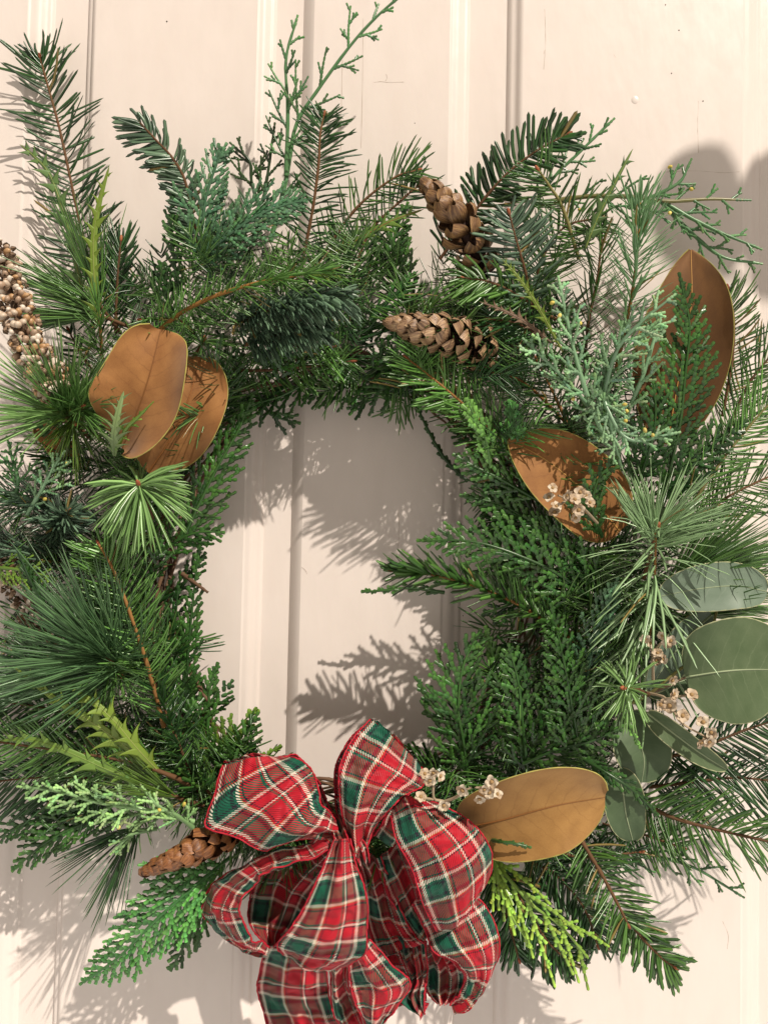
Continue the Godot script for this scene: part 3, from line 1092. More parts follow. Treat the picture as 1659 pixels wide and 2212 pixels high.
func build_undergrowth() -> void:
	var o := Node3D.new()
	o.name = "evergreen_undergrowth"
	o.set_meta("kind", "stuff")
	o.set_meta("label", "dark mass of fir and cedar greenery packed deep inside the wreath")
	add_child(o)
	var b := MB.new()
	var bc := MB.new()
	for i in 400:
		var a := rf(0, TAU)
		var out := 1.45 if sin(a) < 0.25 else 1.14
		if cos(a) > 0.5 and sin(a) < 0.78:
			out = 1.66
		if cos(a) < -0.3 and sin(a) < 0.62:
			out = 1.66
		var r := lerpf(0.98, out, rng.randf())
		var c0 := Vector2(745 + 405 * r * cos(a), 1262 + 475 * r * sin(a))
		var da := a + rf(-0.9, 0.9)
		var l := rf(60, 120)
		var c1 := c0 + Vector2(cos(da), sin(da)) * l
		var z0 := rf(1.2, 4.6)
		var s := "%f %f %f, %f %f %f, %f %f %f" % [c0.x, c0.y, z0, lerpf(c0.x, c1.x, 0.5) + rf(-8, 8), lerpf(c0.y, c1.y, 0.5), z0 + 0.4, c1.x, c1.y, z0 + rf(0.0, 1.0)]
		var p := smooth_curve(pts(s), 10)
		p.resize(10)
		var p24 := smooth_curve(pts(s), 24)
		if i % 3 == 0:
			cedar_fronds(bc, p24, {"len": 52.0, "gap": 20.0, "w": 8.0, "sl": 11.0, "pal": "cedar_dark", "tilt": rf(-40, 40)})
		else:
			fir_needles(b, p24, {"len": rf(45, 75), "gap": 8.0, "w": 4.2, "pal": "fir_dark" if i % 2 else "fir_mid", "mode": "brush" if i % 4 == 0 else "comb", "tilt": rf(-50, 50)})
	for i in 210:   # a looser, finer layer over it
		var a := rf(0, TAU)
		var out := 1.42 if sin(a) < 0.25 else 1.12
		if cos(a) > 0.5 and sin(a) < 0.78:
			out = 1.62
		if cos(a) < -0.3 and sin(a) < 0.62:
			out = 1.62
		var r := lerpf(0.97, out, rng.randf())
		var c0 := Vector2(745 + 405 * r * cos(a), 1262 + 475 * r * sin(a))
		var da := a + rf(-1.0, 1.0)
		var l := rf(80, 150)
		var c1 := c0 + Vector2(cos(da), sin(da)) * l
		var z0 := rf(4.0, 5.6) + (rf(0.0, 2.2) if sin(a) < -0.5 else 0.0)
		var s := "%f %f %f, %f %f %f, %f %f %f" % [c0.x, c0.y, z0 - 1.0, lerpf(c0.x, c1.x, 0.5) + rf(-12, 12), lerpf(c0.y, c1.y, 0.5) + rf(-12, 12), z0 + 0.3, c1.x, c1.y, z0 + rf(-0.6, 0.6)]
		var p24 := smooth_curve(pts(s), 24)
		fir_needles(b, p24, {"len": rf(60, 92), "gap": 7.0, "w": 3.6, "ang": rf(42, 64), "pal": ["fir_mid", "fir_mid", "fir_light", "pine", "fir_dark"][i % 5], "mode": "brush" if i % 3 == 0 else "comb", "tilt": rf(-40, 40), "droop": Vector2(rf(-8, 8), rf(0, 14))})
	for i in 110:   # short tips hiding the vines along the opening
		var a := rf(0, TAU)
		if absf(angle_difference(a, PI * 0.5)) < 0.42:
			continue
		var r := rf(0.94, 1.08)
		var c0 := Vector2(745 + 405 * r * cos(a), 1262 + 475 * r * sin(a))
		var da := -PI * 0.5 + rf(-0.7, 0.7) if cos(a) < 0 else PI + rf(-1.0, 1.0)
		var l := rf(60, 105)
		var c1 := c0 + Vector2(cos(da), sin(da)) * l
		var z0 := rf(3.2, 5.2)
		var s := "%f %f %f, %f %f %f, %f %f %f" % [c0.x, c0.y, z0 - 0.6, lerpf(c0.x, c1.x, 0.5) + rf(-8, 8), lerpf(c0.y, c1.y, 0.5), z0, c1.x, c1.y, z0 - 0.2]
		var p24 := smooth_curve(pts(s), 24)
		if i % 5 < 3:
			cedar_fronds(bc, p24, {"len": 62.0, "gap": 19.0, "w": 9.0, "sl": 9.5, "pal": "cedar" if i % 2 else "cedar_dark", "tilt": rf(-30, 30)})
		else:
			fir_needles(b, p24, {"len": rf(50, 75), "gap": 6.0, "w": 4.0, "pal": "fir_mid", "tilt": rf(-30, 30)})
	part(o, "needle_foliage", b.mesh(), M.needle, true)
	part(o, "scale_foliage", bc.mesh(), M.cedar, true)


func _ready() -> void:
	rng.seed = 20241
	# camera
	var cam := Camera3D.new()
	cam.fov = FOV
	cam.far = 50.0
	cam.near = 0.05
	cam_basis = Basis.from_euler(Vector3(deg_to_rad(2.5), 0, 0)) * Basis(Vector3(0, 0, 1), deg_to_rad(1.16))
	cam.transform = Transform3D(cam_basis, cam_pos)
	add_child(cam)
	cam.current = true
	# sky, exposure
	var we := WorldEnvironment.new()
	var env := Environment.new()
	var sky := Sky.new()
	var sm := ProceduralSkyMaterial.new()
	sm.sky_top_color = Color(0.86, 0.82, 0.77)
	sm.sky_horizon_color = Color(0.97, 0.88, 0.79)
	sm.sky_curve = 0.2
	sm.ground_bottom_color = Color(0.60, 0.60, 0.62)
	sm.ground_horizon_color = Color(0.80, 0.77, 0.74)
	sm.energy_multiplier = 0.54
	sky.sky_material = sm
	env.background_mode = Environment.BG_SKY
	env.sky = sky
	env.tonemap_mode = Environment.TONE_MAPPER_LINEAR
	env.tonemap_exposure = 0.90
	env.sdfgi_enabled = true
	env.ssao_enabled = true
	env.ssil_enabled = true
	we.environment = env
	add_child(we)
	# sun: high on the right, in front of the door
	var sun := DirectionalLight3D.new()
	sun.light_energy = 1.6
	sun.light_color = Color(1.0, 0.955, 0.90)
	sun.light_angular_distance = 0.75
	sun.shadow_enabled = true
	sun.look_at_from_position(Vector3(0.72, 1.24, 1.0), Vector3.ZERO, Vector3.UP)
	add_child(sun)

	make_materials()
	build_door()
	var fl := MeshInstance3D.new()
	fl.name = "porch_floor"
	fl.set_meta("kind", "structure")
	var bx := BoxMesh.new()
	bx.size = Vector3(30, 0.3, 30)
	fl.mesh = bx
	fl.position = Vector3(0, 0.2, 15.0)
	fl.material_override = mat(Color(0.55, 0.54, 0.53), 0.8, 0.3)
	add_child(fl)
	var stp := MeshInstance3D.new()
	stp.name = "doorstep"
	stp.set_meta("kind", "structure")
	var sx := BoxMesh.new()
	sx.size = Vector3(3.2, 0.3, 1.3)
	stp.mesh = sx
	stp.position = Vector3(0, 0.58, 0.67)
	stp.material_override = mat(Color(0.70, 0.73, 0.78), 0.8, 0.3)
	add_child(stp)
	build_vine()
	build_undergrowth()
	top_left()
	top_right()
	middle_right()
	bottom_right()
	bottom_left()
	middle_left()
	build_bow()
	beyond_frame()


func top_left() -> void:
	fir("tall spruce sprig standing up at the far left top of the wreath", "215 700 1.8, 190 560 1.6, 160 420 1.4, 130 280 1.2, 100 170 1.1, 88 125 1.1", {"len": 100, "w": 5.6, "gap": 8.2, "ang": 66, "pal": "fir_dark", "stem": "bark", "cur": 0.12, "sw": 4.5})
	toothed("bright olive spiny-toothed leaf upright in front of the tall left spruce sprig", "208 690 6, 205 610 6.5, 203 520 6.5, 215 440 6.5, 237 358 6.5", {"w": 10, "tooth": 40, "gap": 31, "pal": "lime"})
	toothed("dull green spiny-toothed leaf bending left across the tall spruce sprig", "180 655 5, 170 590 5, 145 480 5.5, 110 380 5.5, 75 338 5.5, 44 312 5.5", {"w": 7, "tooth": 38, "gap": 36, "pal": "leaf_dull"})
	pine("long pine needles fanning up to the left under the tall spruce sprig", "262 720 4, 225 670 5, 205 640 5", {"n": 55, "len": 235, "a0": 8, "a1": 46, "pal": "fir_mid", "w": 3.2, "droop": Vector2(-15, 6)})
	pine("long pine needles lying flat towards the left edge below the spiny leaves", "300 715 4, 240 690 5, 205 678 5", {"n": 70, "len": 215, "a0": 3, "a1": 26, "pal": "pine", "w": 3.2, "droop": Vector2(0, 10)})
	fir("small yellow-green fir tip upright above the left brown leaf", "222 775 6, 217 700 7, 212 648 7", {"len": 66, "w": 4.6, "gap": 4.4, "ang": 56, "pal": "fir_light", "mode": "brush", "stem": "orange_bark"})
	fir("dark fir sprig right of the toothed leaves at upper left", "250 720 4, 255 600 4.5, 262 520 4.5", {"len": 70, "w": 4.6, "gap": 6, "pal": "fir_dark", "ang": 40})
	fir("blue-green noble fir sprig with its tip curling to the left", "430 545 4, 418 470 4.6, 400 390 5, 372 340 5.2, 335 300 5.2, 300 262 5.2", {"len": 58, "w": 7.5, "gap": 3.4, "ang": 64, "pal": "noble", "odds": Vector2(0.45, 1.0), "mode": "comb", "droop": Vector2(-10, 8), "blunt": 0.95, "bud": false, "taper": 0.7})
	cedar("blue-green cedar spray fanning upward beside the noble fir tip", "455 600 5, 440 510 6, 445 430 6.4, 470 350 6.4, 478 332 6.4", {"len": 120, "gap": 17, "ang": 34, "pal": "cedar_blue", "tilt": 15})
	cedar("wide blue-green cedar spray spreading right below the bare cypress twigs", "420 580 5.5, 480 520 6.4, 550 470 6.8, 610 445 6.8, 660 432 6.8", {"len": 130, "gap": 16, "ang": 42, "pal": "cedar_blue", "tilt": -12})
	cedar("narrow dark cedar strand hanging vertically left of the blue-green cedar sprays", "395 650 4, 378 570 4.5, 370 480 5, 372 420 5", {"len": 60, "gap": 22, "ang": 26, "pal": "cedar_dark"})
	cedar("low dark cedar tips poking up left of the long horizontal fir sprig", "380 700 4, 360 630 4.4, 345 570 4.6", {"len": 70, "gap": 18, "ang": 30, "pal": "cedar_dark"})
	juniper("tall bare cypress sprig rising past the top edge above the wreath", "585 520 3.4, 620 380 4, 640 270 4.4, 690 190 4.6, 760 95 4.8, 815 35 4.8, 862 -6 4.8", {"len": 120, "gap": 48, "gap2": 24, "w": 6.5, "sl": 7, "pal": "juniper_green", "ang": 40, "mat": "cedar", "sw": 5.5, "name": "cypress_sprig"})
	juniper("upright cypress fork reaching to the top edge left of the tall cypress stem", "618 380 4.2, 622 240 4.6, 618 130 4.8, 640 45 4.8", {"len": 95, "gap": 42, "gap2": 22, "w": 6.5, "sl": 7, "pal": "juniper_green", "ang": 38, "mat": "cedar", "name": "cypress_sprig"})
	juniper("dark brownish cypress twigs between the cedar spray and the spruce at top centre", "570 470 3, 545 400 3.4, 540 350 3.6, 510 320 3.6", {"len": 95, "gap": 28, "gap2": 22, "w": 6.5, "sl": 7, "pal": "juniper_dark", "mat": "cedar", "name": "cypress_sprig"})
	juniper("dark cypress fork with two upright prongs at top centre", "560 480 3.2, 578 380 3.8, 592 280 4", {"len": 70, "gap": 34, "gap2": 24, "w": 6.5, "sl": 7, "pal": "juniper_dark", "mat": "cedar", "name": "cypress_sprig"})
	fir("dark spruce sprig upright at top centre with drooping needles", "655 560 3.6, 676 450 4.2, 688 360 4.6, 692 290 4.8, 700 250 4.8", {"len": 88, "w": 4.6, "gap": 5.4, "ang": 60, "pal": "fir_dark", "droop": Vector2(4, 14), "cur": 0.05})
	fir("fine dark fir sprig left of the upper pine cone arching to the right", "690 560 3.6, 770 450 4.2, 850 385 4.6, 900 368 4.6", {"len": 78, "w": 3.8, "gap": 6.5, "ang": 52, "pal": "fir_mid", "odds": Vector2(1, 0.8)})
	fir("second fine fir sprig tucked left of the upper pine cone", "760 600 3.6, 800 500 4, 870 430 4.4, 905 400 4.4", {"len": 75, "w": 3.8, "gap": 7, "ang": 50, "pal": "fir_dark"})
	toothed("olive brown toothed leaf lying between top centre spruce and upper pine cone", "705 556 5.5, 770 520 6, 840 480 6.4, 915 452 6.4", {"w": 8, "tooth": 42, "gap": 24, "pal": "leaf_olive", "rib": "orange_bark"})
	fir("long light green fir sprig with orange stem lying across the upper left", "275 790 6, 360 700 8, 440 650 9, 540 615 9.6, 640 595 9.6, 705 585 9.4", {"len": 82, "w": 4.6, "gap": 5.0, "ang": 58, "pal": "fir_light", "mode": "brush", "stem": "orange_bark", "cur": 0.08, "sw": 5})
	fir("loose light needles fanning left behind the brown magnolia leaf top", "420 720 5, 380 690 6, 310 690 6.5", {"len": 80, "w": 4.2, "gap": 4.6, "pal": "fir_light", "mode": "brush"})
	toothed("bright yellow-green leaf tip behind the end of the long fir sprig", "660 590 7.4, 700 592 7.6, 748 600 7.6", {"w": 9, "tooth": 24, "gap": 20, "pal": "lime"})
	var brush := {"len": 54, "w": 9.0, "gap": 1.5, "ang": 66, "pal": "blue_fir", "mode": "brush", "droop": Vector2(2, 22), "blunt": 1.0, "bud": false, "flat": 0.45, "cur": 0.2, "taper": 0.8}
	fir("dense blue-green noble fir brush under the long horizontal fir sprig", "510 700 6.6, 580 672 8, 660 650 8.6, 735 640 8.6", brush)
	fir("second blue-green noble fir brush lying lower, nearest the ring opening", "530 745 6.4, 590 725 7.4, 650 712 7.8, 690 706 7.8", brush.merged({"len": 44}, true))
	pine("small tuft of thin pine needles above the two left brown leaves", "420 770 4.6, 432 752 5, 440 735 5.4", {"n": 26, "len": 95, "a0": 10, "a1": 80, "pal": "pine", "w": 3.2})
	fir("light green fir needles hanging below the noble fir brushes", "600 735 4, 660 750 5, 715 748 5.4", {"len": 68, "w": 4.4, "gap": 6, "pal": "fir_light", "odds": Vector2(1, 0.4), "droop": Vector2(4, 18)})
	fir("dark fir needles edging the ring opening under the noble fir brushes", "500 800 3.6, 580 800 4.2, 680 790 4.4, 760 780 4.4", {"len": 62, "w": 4.2, "gap": 5.5, "pal": "fir_mid", "droop": Vector2(2, 10)})
	cedar("dark cedar spray hanging into the ring opening at its upper left corner", "700 800 3.4, 620 850 3.2, 560 870 3, 480 892 2.8", {"len": 95, "gap": 24, "ang": 36, "pal": "cedar_dark", "tilt": 20})
	cedar("dark cedar spray drooping below the upper left corner of the opening", "560 850 2.6, 580 890 2.4, 610 905 2.2, 640 912 2.2", {"len": 70, "gap": 24, "ang": 40, "pal": "cedar_dark"})
	cedar("dark cedar spray along the top edge of the ring opening", "860 760 3.2, 790 810 3, 720 840 2.8, 660 862 2.6", {"len": 115, "gap": 22, "ang": 36, "pal": "cedar_dark", "tilt": 10})
	cedar("dark cedar spray below the lower pine cone at the top edge of the opening", "900 790 3, 850 830 2.8, 790 870 2.6, 760 880 2.6", {"len": 85, "gap": 22, "ang": 40, "pal": "cedar_dark"})
	cedar("deep green cedar spray filling the gap left of the two upper pine cones", "900 680 3.6, 860 600 4.2, 850 520 4.4, 880 440 4.6", {"len": 110, "gap": 18, "ang": 42, "pal": "cedar"})
	cedar("deep green cedar spray between the noble fir brush and the lower pine cone", "880 720 3.4, 820 700 4, 770 690 4.2, 720 690 4.2", {"len": 95, "gap": 18, "ang": 42, "pal": "cedar_dark"})
	cedar("small bright green cedar tip between the two upper pine cones", "800 690 5, 840 650 5.6, 872 618 6, 890 596 6", {"len": 60, "gap": 26, "ang": 28, "pal": "cedar_vivid", "odds": Vector2(0.9, 0.9)})


func top_right() -> void:
	cone("upper brown pine cone pointing up left with open scales", "1050 600 5, 1012 515 6.8, 968 450 7.4, 924 402 7.4", {"width": 104, "n": 34, "open": 0.85, "mats": M.cones_brown, "size": 1.25})
	cone("lower tan-tipped pine cone lying on its side above the ring opening", "1070 762 5, 1000 736 6.6, 920 715 7.4, 843 696 7.4", {"width": 112, "n": 54, "open": 0.98, "size": 1.1, "mats": M.cones_tan, "spin": 1.0})
	fir("dark flat-needled fir sprig arching up right behind the upper pine cone", "950 560 4, 1030 450 5, 1090 380 5.6, 1160 325 6, 1225 290 6", {"len": 78, "w": 8, "gap": 6.4, "ang": 68, "pal": "fir_dark", "blunt": 0.95, "cur": 0.1})
	juniper("cypress tip poking out right of the flat-needled fir arch", "1130 480 4, 1190 390 4.4, 1250 330 4.6, 1320 262 4.6", {"len": 70, "gap": 24, "gap2": 22, "w": 6.4, "sl": 7, "pal": "juniper_green", "mat": "cedar", "odds": Vector2(1, 1), "name": "cypress_sprig"})
	fir("fine-needled fir sprig with olive stem leaning left at upper right", "1250 560 5, 1215 450 6, 1185 400 6.4, 1163 368 6.6", {"len": 96, "w": 4, "gap": 5.4, "ang": 62, "pal": "fir_mid", "stem": "olive_bark", "odds": Vector2(0.5, 1)})
	toothed("dark toothed leaf leaning right against the cream door at upper right", "1262 540 6.6, 1290 470 7, 1330 390 7.4, 1366 322 7.4", {"w": 8.5, "tooth": 36, "gap": 34, "pal": "leaf_dull", "tilt": 35})
	juniper("long horizontal cypress sprig spreading over the upper right panel", "1160 445 4, 1260 425 4.4, 1360 425 4.6, 1440 435 4.6, 1530 430 4.6, 1605 432 4.6", {"len": 100, "gap": 36, "gap2": 22, "w": 6.4, "sl": 7, "pal": "juniper_green", "mat": "cedar", "sw": 6.5, "stem": "olive_bark", "name": "cypress_sprig", "buds": 0.02})
	juniper("drooping right fork of the horizontal cypress with tips near the right edge", "1430 435 4.4, 1490 470 4.6, 1550 500 4.6, 1635 535 4.6", {"len": 80, "gap": 30, "gap2": 20, "w": 6.6, "sl": 7, "pal": "juniper_green", "mat": "cedar", "name": "cypress_sprig"})
	juniper("lower cypress fork between the horizontal cypress and the dark brown leaf", "1440 450 4, 1500 510 4, 1560 555 4, 1632 568 4", {"len": 75, "gap": 30, "gap2": 20, "w": 6.4, "sl": 7, "pal": "juniper_green", "mat": "cedar", "name": "cypress_sprig"})
	juniper("upright cypress tip with yellow buds above the horizontal cypress stem", "1400 430 4.6, 1440 410 4.8, 1470 390 4.8, 1485 360 4.8", {"len": 60, "gap": 24, "gap2": 20, "w": 6.4, "sl": 7, "pal": "juniper_green", "mat": "cedar", "buds": 0.1, "name": "cypress_sprig"})
	fir("blue-green fir sprig with broad flat needles right of the upper pine cone", "1150 670 6, 1135 590 7, 1115 520 7.6, 1100 462 7.8", {"len": 82, "w": 7.6, "gap": 5.8, "ang": 74, "pal": "blue_fir", "blunt": 0.95})
	fir("flat-needled fir sprig sweeping left between the two upper pine cones", "1200 690 5.6, 1120 640 6.6, 1060 610 7.2, 1000 600 7.2", {"len": 70, "w": 7.2, "gap": 5.6, "ang": 58, "pal": "fir_mid", "blunt": 0.95, "odds": Vector2(0.7, 1), "droop": Vector2(-6, 12)})
	fir("dark fir sprig above the tail of the lower pine cone", "1190 740 5.6, 1120 700 6.2, 1060 690 6.6", {"len": 80, "w": 6, "gap": 5.8, "ang": 50, "pal": "fir_dark"})
	toothed("yellow-green spiny sprig right of the broad blue-green fir", "1215 760 7.4, 1160 660 8, 1120 600 8.2, 1084 560 8.2", {"w": 5, "tooth": 20, "gap": 17, "pal": "lime"})
	toothed("dry brown spiny sprig pointing left above the lower pine cone tail", "1190 740 8, 1140 700 8.4, 1090 672 8.6, 1036 652 8.6", {"w": 5, "tooth": 20, "gap": 18, "pal": "twig", "rib": "twig", "mat": "bark"})
	fir("pale silver-green fir sprig upright in the upper right centre", "1330 800 6.5, 1362 650 8.4, 1376 540 9, 1382 430 9", {"len": 104, "w": 4.6, "gap": 4.2, "ang": 58, "pal": "silver", "mode": "brush", "mat": "juniper", "stem": "orange_bark", "cur": 0.1})
	fir("dark slender fir sprig behind the silver-green fir", "1260 820 4, 1270 700 5, 1290 600 5.4, 1300 500 5.4", {"len": 90, "w": 4.2, "gap": 5, "pal": "fir_mid", "mode": "brush"})
	fir("loose fine fir sprig below the horizontal cypress at upper right", "1150 640 4, 1170 560 5, 1220 490 5.2, 1300 470 5.2", {"len": 92, "w": 4, "gap": 5, "pal": "fir_mid"})
	juniper("large grey-blue juniper branch with tip leaning left in the upper right", "1310 960 7, 1270 860 8.8, 1240 760 9.6, 1222 680 9.8, 1208 612 9.8", {"len": 105, "gap": 22, "w": 8, "sl": 7, "pal": "juniper", "buds": 0.04})
	juniper("grey-blue juniper branch reaching right across the dark brown leaf", "1300 860 8, 1330 760 9.6, 1380 700 10, 1450 642 10", {"len": 110, "gap": 24, "w": 8, "sl": 7, "pal": "juniper", "buds": 0.03})
	juniper("grey-blue juniper spray pointing left under the leaning juniper tip", "1290 900 7.6, 1230 830 8.8, 1180 780 9.4, 1140 742 9.4", {"len": 95, "gap": 24, "w": 8, "sl": 7, "pal": "juniper", "buds": 0.03})
	juniper("grey-blue juniper with yellow buds hanging lowest above the right brown leaf", "1290 800 7.6, 1310 880 8.6, 1360 950 9, 1460 935 9", {"len": 90, "gap": 20, "w": 7.6, "sl": 7, "pal": "juniper", "buds": 0.08})
	juniper("dense juniper centre with yellow buds between the two right brown leaves", "1340 1010 6.4, 1320 930 7.6, 1310 840 8.2, 1300 760 8.4", {"len": 90, "gap": 15, "w": 7.4, "sl": 7, "pal": "juniper", "buds": 0.06})
	broad_leaf("magnolia_leaf", "largest dark brown magnolia leaf standing upright at the upper right", "magnolia leaf", "1440 960 4.2, 1468 800 5, 1492 660 5.6, 1492 540 5.2", {"hw": 100, "e": 0.6, "e2": 0.85, "cup": 0.22, "roll": -22, "mat": M.mag_brown, "rib": "mag_rib_pale", "ribw": 1.8, "wave": 5})
	cedar("dark green cedar spray standing in front of the upper right magnolia leaf", "1430 1080 5, 1465 930 6.6, 1480 800 7.2, 1488 700 7.4, 1470 610 7.6", {"len": 140, "gap": 26, "ang": 38, "pal": "cedar", "w": 11, "sl": 9, "sub": 0.38, "tilt": -10})
	cedar("dark cedar spray below the upper right magnolia leaf leaning right", "1420 1100 5, 1480 1020 5.8, 1540 960 6, 1610 910 6", {"len": 110, "gap": 24, "ang": 38, "pal": "cedar_dark", "w": 10})
	juniper("grey-blue juniper tip lying over the left edge of the largest brown leaf", "1350 900 7.4, 1385 820 8.6, 1410 740 9, 1425 690 9", {"len": 75, "gap": 22, "w": 8, "sl": 7, "pal": "juniper"})
	cedar("low dark cedar spray covering the foot of the largest brown leaf", "1370 1060 5.4, 1400 980 7, 1415 900 7.6, 1410 830 7.6", {"len": 110, "gap": 24, "ang": 40, "pal": "cedar_dark", "w": 10.5, "sl": 9})
	fir("fir sprig with red bud right of the largest brown leaf", "1560 900 3.4, 1580 780 4, 1584 690 4.2, 1572 625 4.4", {"len": 78, "w": 4, "gap": 5.4, "pal": "fir_mid", "ang": 66})
	fir("thin-needled yellow-stemmed fir sprig climbing to the right edge at mid height", "1470 1130 5, 1540 1020 5.6, 1610 930 5.8, 1680 850 5.8", {"len": 100, "w": 4, "gap": 5.4, "ang": 50, "pal": "fir_light", "stem": "olive_bark"})
	fir("thin fir needles crossing the right edge below the red-budded fir", "1560 960 3, 1610 840 3.6, 1670 760 3.8", {"len": 105, "w": 3.6, "gap": 6, "pal": "fir_mid", "ang": 48})


func middle_right() -> void:
	fir("dark fir sprig with red-brown stem under the lower pine cone tail", "1260 960 4.6, 1190 880 5.2, 1120 820 5.6, 1040 800 5.6", {"len": 84, "w": 4, "gap": 5.6, "pal": "fir_dark", "stem": "orange_bark", "mode": "brush"})
	fir("dark fir sprig rising between juniper and light cedar tips", "1240 950 4.6, 1200 860 5.2, 1160 780 5.6", {"len": 85, "w": 4, "gap": 6, "pal": "fir_mid", "stem": "orange_bark"})
	fir("mid green fir sprig overhanging the upper right corner of the opening", "1120 990 5, 1030 900 6, 950 830 6.6, 880 775 6.8", {"len": 84, "w": 5, "gap": 4.6, "ang": 56, "pal": "fir_light", "mode": "comb", "stem": "orange_bark", "tilt": 20})
	cedar("light green upright cedar tips beside the right corner of the opening", "1060 1010 6, 1050 950 6.6, 1025 900 7, 1010 868 7", {"len": 70, "gap": 20, "ang": 26, "pal": "cedar_light", "w": 11, "sl": 10, "sub": 0.5})
	cedar("second light green cedar cluster left of the right brown leaf", "1140 1030 5.6, 1120 960 6.2, 1110 910 6.6, 1100 870 6.6", {"len": 75, "gap": 20, "ang": 28, "pal": "cedar_vivid", "w": 10, "sl": 10})
	cedar("mid green cedar spray pointing left just above the right brown leaf's base", "1160 1080 5.4, 1090 1040 5.8, 1030 1010 6, 985 985 6", {"len": 85, "gap": 22, "ang": 40, "pal": "cedar", "w": 10, "sl": 10})
	cedar("thin dark cedar strand trailing along the right edge of the opening", "1010 1040 2.4, 960 990 2, 920 920 1.8, 890 850 1.8", {"len": 26, "gap": 26, "ang": 18, "pal": "cedar_dark"})
	broad_leaf("magnolia_leaf", "orange-brown magnolia leaf pointing up left on the right side of the ring", "magnolia leaf", "1338 1148 5, 1270 1070 6, 1180 995 6.6, 1098 950 6.2", {"hw": 92, "e": 0.5, "e2": 0.78, "cup": 0.06, "fold": 0.06, "roll": 8, "mat": M.mag, "rib": "mag_rib_pale", "ribw": 2.2, "wave": 4})
	seed_sprig("dried tan seed heads on the right orange-brown leaf", ["1290 1130 8.2, 1250 1090 9.4, 1205 1070 10", "1250 1092 9.4, 1255 1105 9.8, 1250 1118 10", "1225 1078 9.6, 1205 1095 10"], "1192 1055 10.2, 1186 1076 10, 1222 1068 10.2, 1240 1080 10.4, 1252 1064 10, 1265 1072 9.8, 1200 1095 10, 1198 1108 9.8, 1250 1102 10.2, 1243 1118 10, 1272 1086 9.6", 11)
	cedar("dark cedar spray between the right brown leaf and the silvery pine", "1300 1160 6, 1280 1100 7.2, 1290 1040 7.8, 1330 990 8", {"len": 85, "gap": 22, "ang": 34, "pal": "cedar", "w": 12, "sl": 9})
	cedar("cedar spray reaching left under the right brown leaf", "1240 1190 4.6, 1150 1130 5, 1080 1090 5.2, 1000 1072 5.2", {"len": 85, "gap": 22, "ang": 38, "pal": "cedar", "w": 11, "sl": 10})
	cedar("broad dark cedar spray fanning left over the flat fir branch", "1330 1340 5, 1220 1250 6, 1120 1200 6.4, 1020 1170 6.4, 915 1168 6.2", {"len": 150, "gap": 24, "ang": 44, "pal": "cedar", "w": 11, "sl": 9.5, "sub": 0.36, "near": 0.8})
	cedar("smaller cedar spray filling above the broad fanning cedar", "1310 1260 5, 1240 1200 5.6, 1180 1150 6, 1140 1120 6", {"len": 90, "gap": 22, "ang": 38, "pal": "cedar", "w": 10})
	fir("flat-needled fir branch pointing left across the right side of the opening", "1260 1400 5, 1160 1330 6.4, 1060 1278 7, 950 1245 7.2, 850 1232 7.2", {"len": 72, "w": 10, "gap": 4.4, "ang": 56, "pal": "fir_mid", "blunt": 0.95, "mode": "round", "flat": 0.22, "stem": "orange_bark"})
	cedar("thin cedar tip peeping out below the flat fir branch's end", "960 1280 4, 890 1270 4.2, 835 1275 4.2, 786 1278 4", {"len": 34, "gap": 26, "ang": 22, "pal": "cedar"})
	fir("silvery pine plume with needles sweeping left and down on the right side", "1395 1430 6, 1408 1320 7.6, 1414 1230 8.2, 1416 1140 8.6", {"len": 150, "w": 6.4, "gap": 4.2, "ang": 104, "pal": "pine_pale", "mode": "brush", "odds": Vector2(0.5, 1), "droop": Vector2(-6, 52), "cur": 0.02, "stem": "orange_bark", "taper": 0.7, "name": "pine_plume"})
	pine("upper half of the silvery pine with red bud, needles pointing up right", "1390 1250 6.4, 1406 1190 7.4, 1420 1140 7.8", {"n": 70, "len": 165, "a0": 6, "a1": 58, "span": 0.5, "pal": "pine_pale", "w": 4.2, "droop": Vector2(10, 4), "fascicle": 2})
	pine("long green pine needles streaming to the right edge above the eucalyptus", "1400 1300 5, 1450 1260 6, 1490 1235 6", {"n": 80, "len": 230, "a0": 4, "a1": 28, "pal": "pine", "w": 3.8, "span": 0.7, "droop": Vector2(4, 8)})
	pine("second stream of pine needles at the right edge behind the top eucalyptus leaf", "1430 1360 4, 1480 1330 5, 1530 1310 5", {"n": 60, "len": 210, "a0": 4, "a1": 30, "pal": "pine", "w": 3.8, "span": 0.7})
	fir("loose fir needles at the right edge above the streaming pine needles", "1480 1150 3.6, 1560 1080 4.2, 1680 1020 4.4", {"len": 95, "w": 3.8, "gap": 5.6, "pal": "fir_mid", "ang": 52})
	pine("dark long pine needles under the silvery pine tuft", "1330 1260 5, 1360 1300 6, 1380 1340 6", {"n": 70, "len": 150, "a0": 10, "a1": 80, "pal": "pine", "w": 3.8, "span": 0.8})
	var euc := thing("eucalyptus_sprig", "grey-green eucalyptus sprig with round leaves at the right edge", "eucalyptus sprig", P(1390, 1500, 6))
	broad_leaf("leaf", "", "", "1655 1278 8, 1590 1266 8.4, 1510 1272 8.4, 1426 1288 8.2", {"hw": 52, "e": 0.42, "cup": 0.15, "roll": 8, "mat": M.euc, "rim": "euc_rim", "rib": "euc_rib", "ribw": 1.2, "wave": 3}, euc)
	broad_leaf("leaf", "", "", "1480 1462 8.6, 1560 1450 9.2, 1630 1446 9.2, 1700 1448 9", {"hw": 116, "e": 0.45, "a": 0.86, "cup": 0.08, "roll": 6, "mat": M.euc_green, "rim": "euc_rim", "rib": "euc_rib", "wave": 6, "stalk": "1400 1500 7, 1440 1482 8, 1482 1462 8.6"}, euc)
